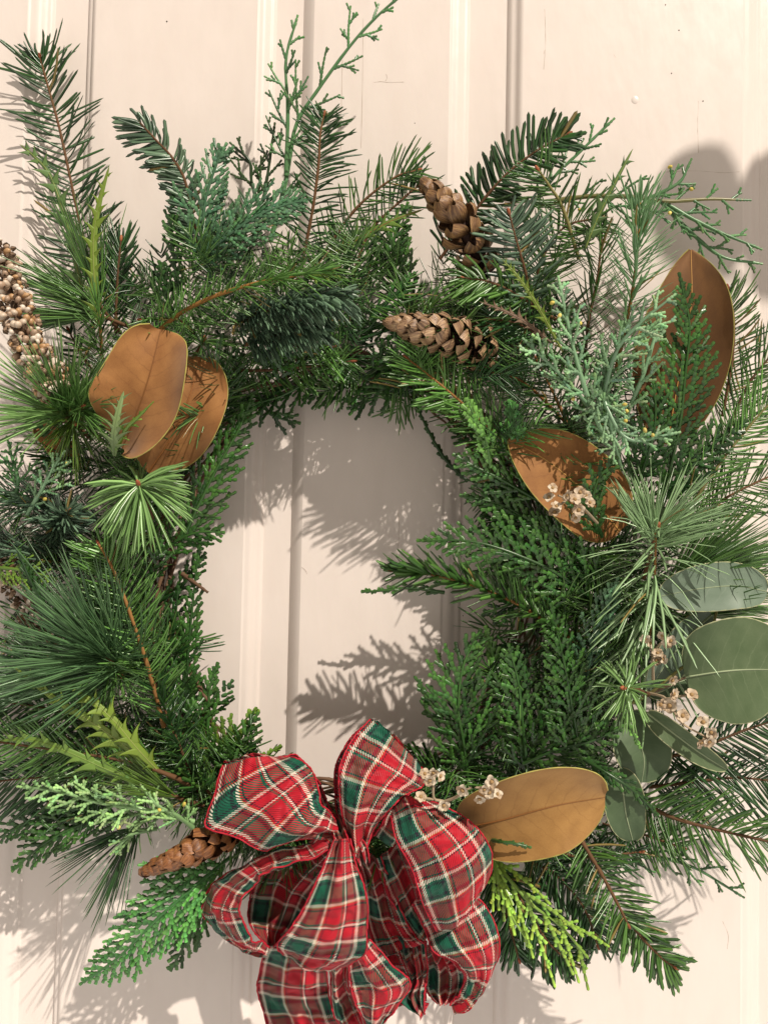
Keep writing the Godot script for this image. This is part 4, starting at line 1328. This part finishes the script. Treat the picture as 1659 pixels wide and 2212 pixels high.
	broad_leaf("leaf", "folded pale leaf half hidden behind the round one", "", "1535 1328 7.2, 1490 1370 7.6, 1440 1430 7.4, 1402 1490 7", {"hw": 46, "e": 0.5, "cup": 0.1, "roll": -14, "fold": 0.25, "mat": M.euc, "rim": "euc_rim", "rib": "euc_rib", "wave": 3}, euc)
	broad_leaf("leaf", "narrow green leaf seen nearly edge on", "", "1398 1540 7.6, 1450 1580 8.2, 1510 1625 8.4, 1568 1662 8.2", {"hw": 26, "e": 0.5, "a": 0.8, "fold": 0.3, "roll": 20, "mat": M.euc_green, "rim": "euc_rim", "rib": "euc_rib"}, euc)
	broad_leaf("leaf", "dark shaded round leaf below the narrow one", "", "1350 1540 5.4, 1375 1590 5.8, 1390 1640 6, 1385 1690 5.8", {"hw": 64, "e": 0.45, "cup": 0.1, "roll": -10, "mat": M.euc_dark, "rim": "euc_rim", "rib": "euc_rib"}, euc)
	broad_leaf("leaf", "lowest leaf beside the golden magnolia leaf", "", "1335 1660 6.4, 1345 1710 6.8, 1352 1760 6.8, 1366 1815 6.4", {"hw": 42, "e": 0.4, "cup": 0.1, "roll": 12, "mat": M.euc_dark, "rim": "euc_rim", "rib": "euc_rib", "wave": 3}, euc)
	broad_leaf("leaf", "small leaf behind the seed heads", "", "1400 1500 6, 1440 1480 6.2, 1475 1470 6.2, 1500 1455 6", {"hw": 30, "e": 0.5, "mat": M.euc_dark, "rim": "euc_rim", "rib": "euc_rib"}, euc)
	part(euc, "branch", stem_mesh(smooth_curve(pts("1360 1520 6, 1400 1500 7.2, 1450 1460 8, 1520 1400 8.2, 1545 1330 8.2, 1548 1290 8.2"), 24), 3.6 * px(), 2.4 * px(), "olive_bark", euc.position), M.bark)
	pine("little light green pine star left of the round eucalyptus leaf", "1400 1500 8, 1370 1488 9.4, 1348 1486 10", {"n": 44, "len": 86, "a0": 30, "a1": 112, "span": 0.35, "pal": "pine_light", "w": 4.6, "droop": Vector2(-2, 6), "fascicle": 2})
	seed_sprig("small dried seed cluster above the little pine star", ["1410 1470 7.6, 1408 1410 9, 1400 1385 9.4", "1408 1410 9, 1435 1380 9.6", "1408 1415 9, 1422 1420 9.4"], "1392 1378 9.6, 1403 1390 9.4, 1430 1372 9.8, 1440 1388 9.6, 1448 1384 9.8, 1420 1412 9.6, 1430 1424 9.4, 1418 1428 9.2", 11)
	seed_sprig("trailing dried seed heads below the round eucalyptus leaf", ["1390 1495 7.6, 1440 1510 9, 1470 1560 9.4, 1530 1595 9.4", "1440 1510 9, 1490 1500 9.6", "1530 1595 9.4, 1522 1608 9.4"], "1450 1468 9.8, 1452 1498 9.8, 1492 1502 9.8, 1425 1520 9.6, 1447 1524 9.8, 1472 1546 9.6, 1518 1562 9.6, 1536 1582 9.6, 1530 1600 9.6, 1512 1602 9.4", 13)
	cedar("lone vivid cedar twig hanging beneath the little pine star", "1340 1520 8, 1360 1570 8.4, 1378 1606 8.4", {"len": 22, "gap": 24, "ang": 22, "pal": "cedar_light", "w": 8})


func bottom_right() -> void:
	cedar("upright cedar spray in the lower right of the ring opening", "1010 1680 4.6, 1000 1600 5.6, 990 1530 6, 1000 1440 6, 1035 1365 5.8", {"len": 165, "gap": 24, "ang": 34, "pal": "cedar", "w": 11, "sl": 10, "sub": 0.36, "near": 0.9, "odds": Vector2(0.8, 1)})
	cedar("small light cedar tip above the upright cedar of the opening", "1060 1480 4, 1065 1430 4.4, 1060 1395 4.6, 1050 1360 4.6", {"len": 40, "gap": 18, "ang": 26, "pal": "cedar_light", "w": 11, "sl": 11})
	cedar("large dark cedar spray behind the upright cedar, right of the opening", "1140 1680 5, 1130 1580 6, 1120 1480 6.2, 1100 1400 6.2", {"len": 140, "gap": 22, "ang": 38, "pal": "cedar", "w": 10})
	cedar("dark cedar spray left of the little pine star", "1260 1680 5.4, 1240 1560 6.6, 1220 1440 7, 1190 1310 7", {"len": 140, "gap": 22, "ang": 36, "pal": "cedar", "w": 10.5, "sl": 9.5, "tilt": 12})
	cedar("dark cedar spray sloping right above the golden magnolia leaf", "1130 1650 5.6, 1200 1620 6.4, 1280 1600 6.6, 1340 1570 6.6", {"len": 110, "gap": 22, "ang": 42, "pal": "cedar", "w": 10})
	cedar("blue-green cedar tips beneath the silvery pine tuft", "1260 1500 5, 1280 1400 6.4, 1310 1320 7, 1330 1260 7.2", {"len": 95, "gap": 22, "ang": 34, "pal": "cedar_blue", "w": 10})
	cedar("dark cedar twig hanging over the lowest eucalyptus leaf", "1260 1640 6.4, 1310 1670 7.2, 1370 1710 7.4, 1420 1760 7.4", {"len": 50, "gap": 22, "ang": 26, "pal": "cedar_dark", "w": 9})
	fir("long fir sprig with bare brown stem pointing to the lower right edge", "1360 1720 4.6, 1450 1765 5.6, 1560 1795 6, 1680 1822 6", {"len": 106, "w": 4.8, "gap": 5.4, "ang": 58, "pal": "fir_mid", "cur": 0.12, "sw": 5.4})
	fir("dark fir sprig at the right edge under the narrow eucalyptus leaf", "1420 1640 3.6, 1500 1620 4.4, 1600 1580 4.8, 1690 1550 4.8", {"len": 96, "w": 5.4, "gap": 5, "ang": 58, "pal": "fir_dark", "droop": Vector2(10, 20)})
	fir("drooping dark fir needles at the right edge above the bare-stemmed sprig", "1400 1700 3.4, 1490 1690 4, 1590 1680 4.4, 1690 1690 4.4", {"len": 96, "w": 5, "gap": 5, "ang": 56, "pal": "fir_dark", "droop": Vector2(10, 24)})
	fir("short fir sprig filling below the lowest eucalyptus leaf", "1300 1780 3.4, 1380 1800 4, 1470 1830 4.2", {"len": 80, "w": 4.6, "gap": 5.6, "pal": "fir_mid"})
	juniper("thin dark cypress twigs trailing to the lower right over the white door", "1330 1830 3, 1420 1850 3.6, 1500 1875 3.8, 1600 1935 3.8", {"len": 85, "gap": 34, "gap2": 22, "w": 6, "sl": 7, "pal": "juniper_green", "mat": "cedar", "name": "cypress_sprig"})
	fir("mid green fir sprig with brown stem pointing down right below the golden leaf", "1255 1815 5.6, 1300 1890 6.6, 1345 1975 7, 1355 1995 7", {"len": 78, "w": 5.6, "gap": 4.6, "ang": 62, "pal": "fir_mid", "cur": 0.1, "sw": 4.5})
	fir("lowest right fir tip with blunt needles ending beside the white panel", "1345 1975 6, 1390 2030 6.4, 1430 2070 6.4, 1455 2088 6.4", {"len": 62, "w": 7.6, "gap": 4.6, "ang": 56, "pal": "fir_mid", "blunt": 0.95})
	fir("dark blunt-needled fir sprig hanging right of the bow", "1080 1870 3.4, 1130 1950 4.2, 1180 2030 4.6, 1230 2080 4.6", {"len": 72, "w": 7.6, "gap": 4.4, "ang": 56, "pal": "fir_dark", "blunt": 0.95})
	fir("second dark fir sprig under the golden magnolia leaf", "1120 1850 3.6, 1200 1890 4.4, 1260 1960 4.8, 1290 2040 4.8", {"len": 74, "w": 6.4, "gap": 4.6, "ang": 56, "pal": "fir_dark", "blunt": 0.9})
	fir("dark fir needles close against the bow's right side", "1060 1850 3.4, 1080 1930 3.8, 1100 2000 4, 1120 2070 4", {"len": 70, "w": 7, "gap": 5, "ang": 50, "pal": "fir_dark", "blunt": 0.95})
	cedar("yellow-green cedar spray hanging beside the bow", "1060 1850 6.5, 1100 1900 7.4, 1150 1955 7.8, 1210 2000 7.8, 1270 2070 7.6", {"len": 150, "gap": 40, "ang": 30, "pal": "cedar_lime", "w": 9.5, "sl": 9, "curl": Vector2(10, 50), "odds": Vector2(1, 0.25), "sub": 0.26, "shape": 0.35})
	cedar("thin yellow-green cedar strand nearest the bow", "1064 1856 7, 1078 1910 7.6, 1100 1970 7.8, 1150 2050 7.6", {"len": 60, "gap": 34, "ang": 26, "pal": "cedar_lime", "w": 9, "curl": Vector2(4, 24)})
	broad_leaf("magnolia_leaf", "golden brown magnolia leaf lying flat right of the bow", "magnolia leaf", "990 1790 7.6, 1080 1772 9, 1200 1740 9.6, 1306 1722 8.6", {"hw": 95, "e": 0.55, "e2": 0.45, "cup": 0.26, "roll": 6, "twist": 16, "mat": M.mag_gold, "ribw": 2.8, "wave": 3})
	seed_sprig("dried seed heads between the bow and the golden leaf", ["960 1752 8.6, 958 1732 10.2, 938 1726 10.6, 936 1700 11, 940 1675 11", "958 1732 10.2, 985 1722 10.6, 1010 1704 11, 1045 1702 11.2, 1070 1712 11", "936 1726 10.6, 912 1724 10.8"], "917 1672 11.2, 928 1684 11.2, 936 1668 11.2, 950 1676 11.2, 908 1722 11, 958 1738 10.8, 1000 1706 11.2, 1036 1724 11, 1046 1704 11.4, 1062 1688 11.4, 1074 1716 11.2, 1058 1712 11.4", 12)
	cedar("small cedar twig lying over the golden leaf's lower edge", "1050 1812 8, 1080 1818 9.4, 1110 1822 9.8, 1136 1828 9.8", {"len": 16, "gap": 20, "ang": 20, "pal": "cedar", "w": 7})
	fir("dark fir sprig peeping out below the golden leaf", "1180 1830 4, 1240 1850 4.6, 1300 1850 4.8, 1380 1840 4.8", {"len": 66, "w": 4.6, "gap": 5, "pal": "fir_dark"})


func bottom_left() -> void:
	cone("shiny reddish pine cone lying left of the bow", "530 1780 6, 460 1815 8, 390 1850 8.8, 308 1886 8.8", {"width": 108, "n": 42, "open": 0.62, "mats": M.cones_red, "size": 1.02})
	cedar("vivid green cedar spray hanging down left under the reddish cone", "500 1850 5, 420 1915 6.4, 340 1985 7, 260 2065 7, 180 2122 6.8", {"len": 150, "gap": 19, "ang": 42, "pal": "cedar_vivid", "w": 10, "sl": 8.5, "sub": 0.4, "near": 0.9, "tilt": -10})
	cedar("darker cedar spray behind the vivid one next to the bow", "470 1930 3, 430 1980 3.4, 400 2040 3.6, 370 2095 3.6", {"len": 90, "gap": 20, "ang": 34, "pal": "cedar", "w": 9.5})
	juniper("pale grey-green juniper branch with yellow buds left of the reddish cone", "420 1775 6.4, 320 1750 7.4, 220 1735 7.8, 130 1710 7.8, 50 1700 7.6", {"len": 95, "gap": 19, "w": 7.6, "sl": 7, "pal": "juniper_pale", "buds": 0.02})
	juniper("yellow-budded juniper tips just above the reddish cone", "420 1790 6.6, 380 1760 7.6, 340 1738 8, 320 1715 8", {"len": 66, "gap": 18, "w": 7, "sl": 7, "pal": "juniper_pale", "buds": 0.22})
	juniper("lower juniper twig reaching down beside the reddish cone's tip", "340 1790 6, 290 1800 6.6, 270 1815 6.8, 255 1830 6.8", {"len": 60, "gap": 20, "w": 7, "sl": 7, "pal": "juniper_pale"})
	cedar("dark drooping cedar spray at the lower left edge", "280 1760 3.6, 180 1780 4.2, 100 1820 4.6, 30 1880 4.6", {"len": 105, "gap": 20, "ang": 36, "pal": "cedar", "w": 9})
	cedar("second dark cedar spray touching the left edge above the drooping one", "240 1740 3.4, 140 1760 4, 50 1780 4.2, -30 1830 4.2", {"len": 95, "gap": 20, "ang": 36, "pal": "cedar_dark", "w": 9})
	pine("thin dark pine needles hanging over the white door at lower left", "330 1750 3.6, 300 1785 4.4, 280 1805 4.6", {"n": 28, "len": 165, "a0": 4, "a1": 42, "span": 0.6, "pal": "fir_dark", "w": 2.8, "droop": Vector2(-6, 26)})
	fir("fine fir sprig running to the left edge below the toothed leaves", "370 1670 4.4, 250 1640 5.4, 120 1620 5.8, -20 1600 5.8", {"len": 95, "w": 4, "gap": 5, "ang": 50, "pal": "fir_light", "stem": "bark"})
	fir("dark fir sprig drooping at the left edge below the fine fir sprig", "300 1700 3.4, 180 1680 4, 80 1680 4.2, -30 1690 4.2", {"len": 100, "w": 4.6, "gap": 4.6, "ang": 50, "pal": "fir_dark", "droop": Vector2(-14, 22)})
	fir("dark fir sprig at the left edge beside the topmost toothed leaf", "240 1580 3.4, 140 1540 4, 40 1520 4.2, -40 1510 4.2", {"len": 92, "w": 4.6, "gap": 5, "ang": 50, "pal": "fir_dark", "droop": Vector2(-8, 14)})
	pine("pale olive pine needles bundled beneath the toothed leaves", "440 1740 5.4, 390 1725 6.4, 370 1715 6.6", {"n": 40, "len": 165, "a0": 3, "a1": 20, "span": 0.5, "pal": "fir_olive", "w": 3.2, "droop": Vector2(0, -6)})
	toothed("middle yellow-green toothed leaf of the three at the lower left", "335 1665 7, 270 1610 8, 200 1560 8.4, 120 1510 8.4, 30 1440 8.2", {"w": 12, "tooth": 46, "gap": 36, "pal": "lime"})
	toothed("upper yellow-green toothed leaf with the strongest spines at lower left", "345 1668 7.4, 300 1620 8.4, 250 1560 8.8, 200 1515 8.8, 150 1485 8.6", {"w": 11, "tooth": 42, "gap": 34, "pal": "lime", "tilt": 18})
	toothed("lowest, longest yellow-green toothed leaf reaching the left edge", "320 1690 7, 240 1665 7.8, 150 1625 8.2, 70 1598 8.2, 0 1600 8", {"w": 11, "tooth": 40, "gap": 36, "pal": "leaf_olive", "rib": "lime"})
	part(thing("brown_twig_end", "short rough brown twig end holding the three toothed leaves", "twig", P(420, 1700, 6)), "twig", stem_mesh(smooth_curve(pts("420 1700 6, 380 1680 7, 330 1660 7.6"), 14), 6 * px(), 4 * px(), "bark", P(420, 1700, 6)), M.bark)
	fir("dark glossy fir sprig standing left of the inner cedar, above the bow's left loop", "440 1740 5, 400 1640 6, 360 1540 6.4, 325 1440 6.4", {"len": 66, "w": 7, "gap": 4.2, "ang": 64, "pal": "fir_dark", "blunt": 0.95, "mode": "round"})
	fir("blunt glossy fir needles just left of the bow's upper left loop", "490 1760 4.6, 450 1710 5.4, 420 1690 5.6, 385 1670 5.6", {"len": 60, "w": 8, "gap": 4, "ang": 60, "pal": "fir_mid", "blunt": 0.95, "mode": "round"})
	cedar("olive-tipped cedar spray above the bow's left loop", "470 1700 3.6, 480 1640 4.2, 500 1590 4.4, 556 1528 4.4", {"len": 95, "gap": 20, "ang": 36, "pal": "cedar_olive", "w": 10.5, "sl": 9.5, "odds": Vector2(1, 0.8)})
	cedar("yellow-olive cedar tip reaching right towards the groove above the bow", "480 1690 3.8, 520 1655 4.2, 560 1640 4.2, 605 1612 4", {"len": 40, "gap": 24, "ang": 24, "pal": "cedar_olive", "w": 10})
	cedar("slim upright cedar spray left of the opening's lower corner", "450 1620 3.6, 450 1540 4, 455 1480 4.2, 468 1440 4.2", {"len": 60, "gap": 22, "ang": 28, "pal": "cedar", "w": 9.5})


func middle_left() -> void:
	pine("great blue-green pine brush sweeping to the left edge", "320 1460 5, 250 1430 7, 215 1412 7.4", {"n": 150, "len": 255, "a0": 3, "a1": 58, "span": 0.95, "pal": "pine_blue", "w": 4.2, "droop": Vector2(-6, -4)})
	pine("upright grey-green pine needles above the great blue-green brush", "240 1480 5.6, 238 1430 7, 234 1405 7.4", {"n": 60, "len": 150, "a0": 5, "a1": 62, "span": 0.5, "pal": "pine_blue", "w": 4, "droop": Vector2(0, -6)})
	pine("short curled pine needles beneath the great blue-green brush", "210 1400 6, 240 1440 7, 262 1460 7.2", {"n": 60, "len": 100, "a0": 20, "a1": 95, "span": 0.8, "pal": "pine", "w": 4, "droop": Vector2(0, 18)})
	pine("dense dark pine needles filling the left edge under the great brush", "220 1520 3.4, 160 1480 4.4, 120 1460 4.8", {"n": 90, "len": 190, "a0": 4, "a1": 46, "span": 0.7, "pal": "pine_blue", "w": 4, "droop": Vector2(-4, 20)})
	fir("yellow-green fir sprig with orange stem upright on the left of the ring", "355 1570 6, 320 1440 7.2, 280 1320 7.8, 245 1230 8, 216 1178 8", {"len": 98, "w": 5, "gap": 5.6, "ang": 60, "pal": "fir_light", "stem": "orange_bark", "sw": 5, "cur": 0.16})
	fir("dark fir sprig filling behind the yellow-green upright sprig", "340 1480 3.6, 330 1380 4.4, 310 1290 4.8", {"len": 80, "w": 5, "gap": 4.8, "pal": "fir_dark", "mode": "brush"})
	cedar("tall slim cedar spray along the left side of the opening", "400 1560 3.4, 405 1440 4, 415 1320 4.4, 430 1180 4.4", {"len": 75, "gap": 22, "ang": 32, "pal": "cedar", "w": 10, "sl": 9.5})
	cedar("cedar fan pointing right below the light pine star", "330 1210 3.6, 380 1170 4.2, 430 1150 4.6, 480 1150 4.6", {"len": 95, "gap": 22, "ang": 38, "pal": "cedar", "w": 9.5})
	cedar("long cedar spray curving up right beside the two brown leaves", "390 1180 4, 430 1090 4.8, 470 1010 5, 515 930 5, 540 868 5", {"len": 105, "gap": 24, "ang": 36, "pal": "cedar", "w": 10, "sl": 9.5, "curl": Vector2(12, -4)})
	cedar("low cedar spray beside the bare vine on the opening's left side", "345 1300 3, 390 1270 3.4, 420 1230 3.6, 440 1200 3.6", {"len": 70, "gap": 22, "ang": 36, "pal": "cedar_dark", "w": 9})
	cedar("dark cedar filling left of the slim tall cedar spray", "350 1460 3, 370 1390 3.6, 380 1330 3.8, 385 1270 3.8", {"len": 70, "gap": 22, "ang": 36, "pal": "cedar_dark", "w": 9})
	broad_leaf("magnolia_leaf", "brown magnolia leaf partly hidden behind the round one on the left", "magnolia leaf", "322 1020 6, 368 950 7, 408 862 7.4, 434 772 7", {"hw": 84, "e": 0.62, "e2": 0.42, "cup": 0.25, "roll": 10, "twist": -20, "mat": M.mag, "wave": 14, "phase": 1.0, "waves": 11.0})
	broad_leaf("magnolia_leaf", "large round orange-brown magnolia leaf on the left of the ring", "magnolia leaf", "266 968 8.6, 298 890 9.6, 326 803 9.8, 348 712 9.2", {"hw": 101, "e": 0.42, "e2": 0.45, "cup": 0.36, "roll": -10, "twist": 22, "mat": M.mag, "wave": 14, "ribw": 2.0})
	toothed("small grey-green toothed leaf in front of the round brown leaf", "248 985 9.6, 248 940 10.4, 255 895 10.6, 268 845 10.4", {"w": 11, "tooth": 40, "gap": 17, "pal": "leaf_grey", "rib": "leaf_grey"})
	juniper("thin dry olive twig lying over the round brown leaf", "250 970 9.8, 275 925 10.6, 295 905 10.8, 318 882 10.8", {"len": 22, "gap": 16, "gap2": 12, "w": 4, "sl": 5, "pal": "leaf_olive", "name": "dry_twig"})
	pine("light green pine star with red bud left of the opening", "330 1120 6.5, 312 1070 9, 300 1045 10", {"n": 88, "len": 120, "a0": 50, "a1": 128, "span": 0.3, "pal": "pine_light", "w": 6.2, "droop": Vector2(4, 30), "fascicle": 2})
	fir("blue spruce brush at the left edge between the two pine tufts", "230 1130 4.6, 150 1105 5.4, 60 1080 5.8, -30 1060 5.8", {"len": 72, "w": 6, "gap": 2.6, "ang": 62, "pal": "blue_fir", "mode": "brush", "cur": 0.25, "droop": Vector2(-6, 10)})
	fir("blue spruce tip facing forward at the left", "110 1180 5, 130 1130 6.6, 150 1105 7.6", {"len": 55, "w": 6.4, "gap": 1.2, "ang": 74, "pal": "blue_fir", "mode": "round"})
	fir("lower blue spruce brush behind the great pine brush", "230 1230 4, 150 1220 4.6, 60 1190 5, -20 1170 5", {"len": 75, "w": 5.4, "gap": 3, "ang": 60, "pal": "blue_fir", "mode": "brush", "cur": 0.25})
	juniper("frosted blue juniper tip over the left spruce brush", "60 1110 6.6, 90 1060 7.6, 110 1020 8, 130 990 8", {"len": 75, "gap": 16, "w": 6.4, "sl": 6, "pal": "juniper", "buds": 0.03})
	juniper("frosted juniper fringe at the left edge above the spruce brush", "30 1090 5.6, 40 1040 6.4, 30 1000 6.6, 20 960 6.6", {"len": 70, "gap": 16, "w": 6, "sl": 6, "pal": "juniper_green"})
	pine("bright green long-needled pine at the left edge below the seed spike", "200 950 5, 150 905 6.8, 128 890 7.4", {"n": 70, "len": 190, "a0": 4, "a1": 60, "span": 0.5, "pal": "pine_light", "w": 3.6, "droop": Vector2(-8, 6)})
	pine("pine needles standing up in front of the seed spike", "150 960 5.4, 148 910 7.4, 148 890 8", {"n": 60, "len": 150, "a0": 3, "a1": 46, "span": 0.4, "pal": "pine", "w": 3.4, "droop": Vector2(4, 0)})
	pine("pine needles spreading right onto the round brown leaf", "140 910 6, 165 890 8, 178 880 8.6", {"n": 50, "len": 140, "a0": 4, "a1": 60, "span": 0.5, "pal": "pine", "w": 3.4, "droop": Vector2(2, 4)})
	pine("short hanging pine needles below the left pine tuft", "130 880 5.4, 150 900 7, 160 912 7.4", {"n": 40, "len": 120, "a0": 10, "a1": 66, "span": 0.5, "pal": "fir_olive", "w": 3.6, "droop": Vector2(0, 26)})
	seed_spike("upper pale seed spike hanging at the left edge", "-6 545 6, 18 620 7, 50 710 8, 90 790 8.6, 128 850 8.6", 420, 35)
	seed_spike("lower seed spike half hidden at the left edge by cedar", "-10 1170 4, 30 1240 4.6, 80 1330 4.8, 130 1400 4.6", 170, 32)
	cedar("flat yellow-olive cedar at the left edge over the lower seed spike", "-30 1225 6, 20 1228 6.6, 70 1236 6.8, 120 1250 6.8", {"len": 70, "gap": 14, "ang": 52, "pal": "cedar_olive", "w": 7, "sl": 7, "odds": Vector2(1, 0.3)})
	cedar("dark glossy cedar strands left of the blue-green pine brush", "170 1400 5.6, 110 1320 6.6, 70 1260 7, 40 1190 7", {"len": 70, "gap": 18, "ang": 24, "pal": "cedar_dark", "w": 8})
	fir("dark flat fir twig against the white door above the left pine", "200 800 2.4, 180 770 2.6, 165 745 2.8, 150 715 2.8", {"len": 44, "w": 6, "gap": 14, "ang": 52, "pal": "fir_dark", "blunt": 0.95})
	fir("dark fir fill beneath the left pine tuft", "260 1010 3.6, 180 990 4.2, 100 990 4.4", {"len": 80, "w": 4.6, "gap": 4.6, "pal": "fir_dark", "mode": "brush"})
	broad_leaf("dry_leaf", "small crumpled copper leaf under the left pine tuft", "dry leaf", "170 1010 4, 140 970 4.8, 115 945 5, 80 925 4.8", {"hw": 30, "e": 0.6, "wave": 9, "cup": 0.3, "mat": M.mag})
	fir("fir sprig filling the gap right of the light pine star", "300 1230 3.2, 350 1120 4, 400 1060 4.4", {"len": 72, "w": 4.2, "gap": 5, "pal": "fir_mid", "mode": "brush"})


func build_bow() -> void:
	var bow := thing("plaid_bow", "red, green and white tartan ribbon bow with wired edges at the bottom", "bow", P(750, 1840, 8))
	# tails and back layers first
	ribbon(bow, "tail", "470 1110 7, 380 1210 6.2, 336 1370 5.4, 340 1480 5.2, 400 1640 5, 430 1720 5", "720 1130 7.4, 690 1250 6.8, 688 1400 6, 704 1490 5.6, 770 1640 5.2, 800 1720 5.2", {"v0": 0.3, "bulge": 0.4})
	ribbon(bow, "tail", "700 1290 8, 700 1400 7.4, 715 1500 7, 760 1640 6.8, 780 1720 6.6", "800 1290 8.4, 800 1400 7.8, 840 1500 7.4, 900 1620 7.2, 930 1700 7", {"v0": 0.9, "pleats": 1.0})
	ribbon(bow, "tail", "800 1270 9.2, 800 1370 9, 830 1480 8.6, 880 1600 8.4, 900 1700 8.2", "900 1170 9.2, 1000 1270 9.4, 1110 1400 9.2, 1040 1500 8.8, 960 1620 8.4, 950 1700 8.2", {"v0": 0.45, "bulge": 0.5, "pleats": 1.0})
	ribbon(bow, "fold", "1010 1150 7.4, 1060 1260 7.4, 1100 1380 7.4, 1040 1480 7.6, 1172 1542 7.8", "1180 1120 7.6, 1192 1250 8, 1188 1360 8.2, 1182 1450 8.2, 1180 1544 8", {"v0": 0.7, "pleats": 3.0})
	# back of the lower left loop, centre back, right back
	ribbon(bow, "loop_inside", "640 650 8.2, 480 760 7.4, 330 860 6.4, 290 1000 6, 305 1110 6.6, 390 1200 7.6", "800 720 8.2, 700 830 7.4, 600 960 6.8, 545 1060 7, 475 1150 7.4, 425 1200 8", {"v0": 0.15, "bulge": -0.8})
	ribbon(bow, "loop_inside", "830 730 8, 880 900 7.4, 890 1080 7.4, 960 1260 7.6", "960 740 8, 1020 900 7.6, 1110 1110 7.8, 1195 1180 8.2", {"v0": 0.0, "pleats": 2.0})
	ribbon(bow, "loop_inside", "940 760 8.2, 1000 930 7.8, 1090 1100 7.8, 1180 1180 8.2", "1080 660 8.6, 1150 820 8.4, 1190 980 8.4, 1230 1090 8.6", {"v0": 0.6, "bulge": -0.5})
	ribbon(bow, "loop_inside", "1190 1180 8.2, 1185 1300 7.6, 1192 1420 7.4, 1245 1495 7.8", "1270 1220 8.6, 1370 1310 8.2, 1372 1420 8, 1316 1492 8.2", {"v0": 0.25, "pleats": 3.0})
	ribbon(bow, "loop_inside", "860 1100 6.4, 880 1250 6.2, 940 1380 6, 1010 1500 6", "1080 1080 6.4, 1130 1230 6.2, 1180 1360 6, 1190 1480 6", {"v0": 0.8, "pleats": 2.0})
	# right lower loop
	ribbon(bow, "loop", "1120 980 8.6, 1190 1130 9.4, 1230 1225 9.8, 1330 1280 9.9, 1392 1350 9.8, 1370 1440 9.4, 1310 1496 8.8", "1330 900 8.4, 1460 960 8.8, 1545 1100 9.4, 1558 1240 9.6, 1520 1370 9.4, 1440 1450 9, 1330 1500 8.6", {"v0": 0.2, "bulge": 0.9, "pleats": 1.0})
	# right upper loop
	ribbon(bow, "loop", "930 640 9.6, 1000 505 10.6, 1035 650 11.6, 1120 810 11.8, 1165 960 11.4, 1215 1070 10.8, 1242 1116 10.2", "1010 560 9.4, 1200 476 10, 1330 512 10.8, 1450 600 11, 1522 730 10.8, 1500 860 10.4, 1420 950 10", {"v0": 0.0, "bulge": 1.3, "pleats": 1.0})
	# top loop: back half, then front half over the ridge
	ribbon(bow, "loop_inside", "780 690 8.2, 735 520 7.4, 728 300 7.6, 800 150 8.4, 908 46 9", "880 690 8, 1010 520 7.4, 1130 400 7.4, 1180 340 8, 1168 292 8.8", {"v0": 0.4, "bulge": -0.8})
	ribbon(bow, "loop", "830 700 10, 770 560 10.4, 748 430 10.6, 752 290 10.4, 815 150 9.8, 908 44 9", "880 712 10, 940 580 10.6, 1030 470 10.9, 1110 418 10.8, 1178 376 10.2, 1168 290 8.9", {"v0": 0.05, "bulge": 0.7, "pleats": 1.5})
	# upper left loop
	ribbon(bow, "loop_inside", "720 620 8.4, 600 560 7.6, 420 420 7.2, 250 320 7.8, 164 286 8.6", "760 600 8.4, 690 470 7.6, 620 330 7.4, 530 236 8, 440 232 8.6", {"v0": 0.6, "bulge": -0.6})
	ribbon(bow, "loop", "700 650 10.2, 560 650 10.8, 430 690 11, 350 716 10.9, 225 645 10.8, 66 586 10.4, 110 450 9.8, 164 284 8.7", "730 560 10, 700 520 10.8, 655 480 11.2, 645 400 11, 620 330 10.4, 570 262 9.8, 500 236 9.2, 440 230 8.7", {"v0": 0.3, "bulge": 1.0, "pleats": 1.0})
	# lower left open loop
	ribbon(bow, "loop", "700 650 9.6, 590 690 9.4, 430 722 8.8, 220 812 8, 90 890 7.4, 54 990 7, 100 1110 7, 230 1188 7.4, 385 1224 8", "770 660 10.6, 640 735 11, 430 798 10.8, 315 878 10.4, 256 960 10, 248 1050 9.8, 290 1130 9.6, 340 1190 9.2, 388 1218 8.6", {"v0": 0.1, "bulge": 0.7, "pleats": 1.0})
	# centre front loop
	ribbon(bow, "loop", "725 655 11, 660 810 11.8, 565 1010 12, 500 1110 11.8, 434 1196 11, 470 1230 10.2", "806 650 11, 838 800 11.8, 890 960 12.2, 888 1120 12, 872 1250 11.4, 720 1350 10.4", {"v0": 0.2, "bulge": 0.6, "pleats": 1.5})
	# knot
	ribbon(bow, "knot", "700 560 9.2, 720 640 10.6, 760 720 11, 830 790 10", "800 520 9.2, 850 620 10.4, 890 700 10.6, 900 770 9.8", {"v0": 0.7, "pleats": 3.0, "nu": 32})


func beyond_frame() -> void:
	# a magnolia branch outside the picture, which throws the soft shadow on the upper right panel
	var br := thing("magnolia_branch", "magnolia branch beside the door, just beyond the right edge, seen by its shadow", "branch", P(3828, -2558, 45))
	part(br, "twig", stem_mesh(smooth_curve(pts("4610 -2370 32.1, 4310 -2510 32.1, 4070 -2536 32.1, 3828 -2550 32.1"), 12), 8 * px(), 5 * px(), "twig", br.position), M.bark)
	for q in ["3828 -2558 32.1, 3770 -2730 32.1, 3750 -2910 32.1, 3763 -3081 32.1", "4068 -2536 32.1, 4100 -2750 32.1, 4140 -2950 32.1, 4155 -3146 32.1", "4308 -2514 32.1, 4340 -2730 32.1, 4380 -2930 32.1, 4395 -3124 32.1"]:
		broad_leaf("leaf", "", "", q, {"hw": 235, "e": 0.5, "cup": 0.1, "mat": M.mag, "wave": 12}, br)
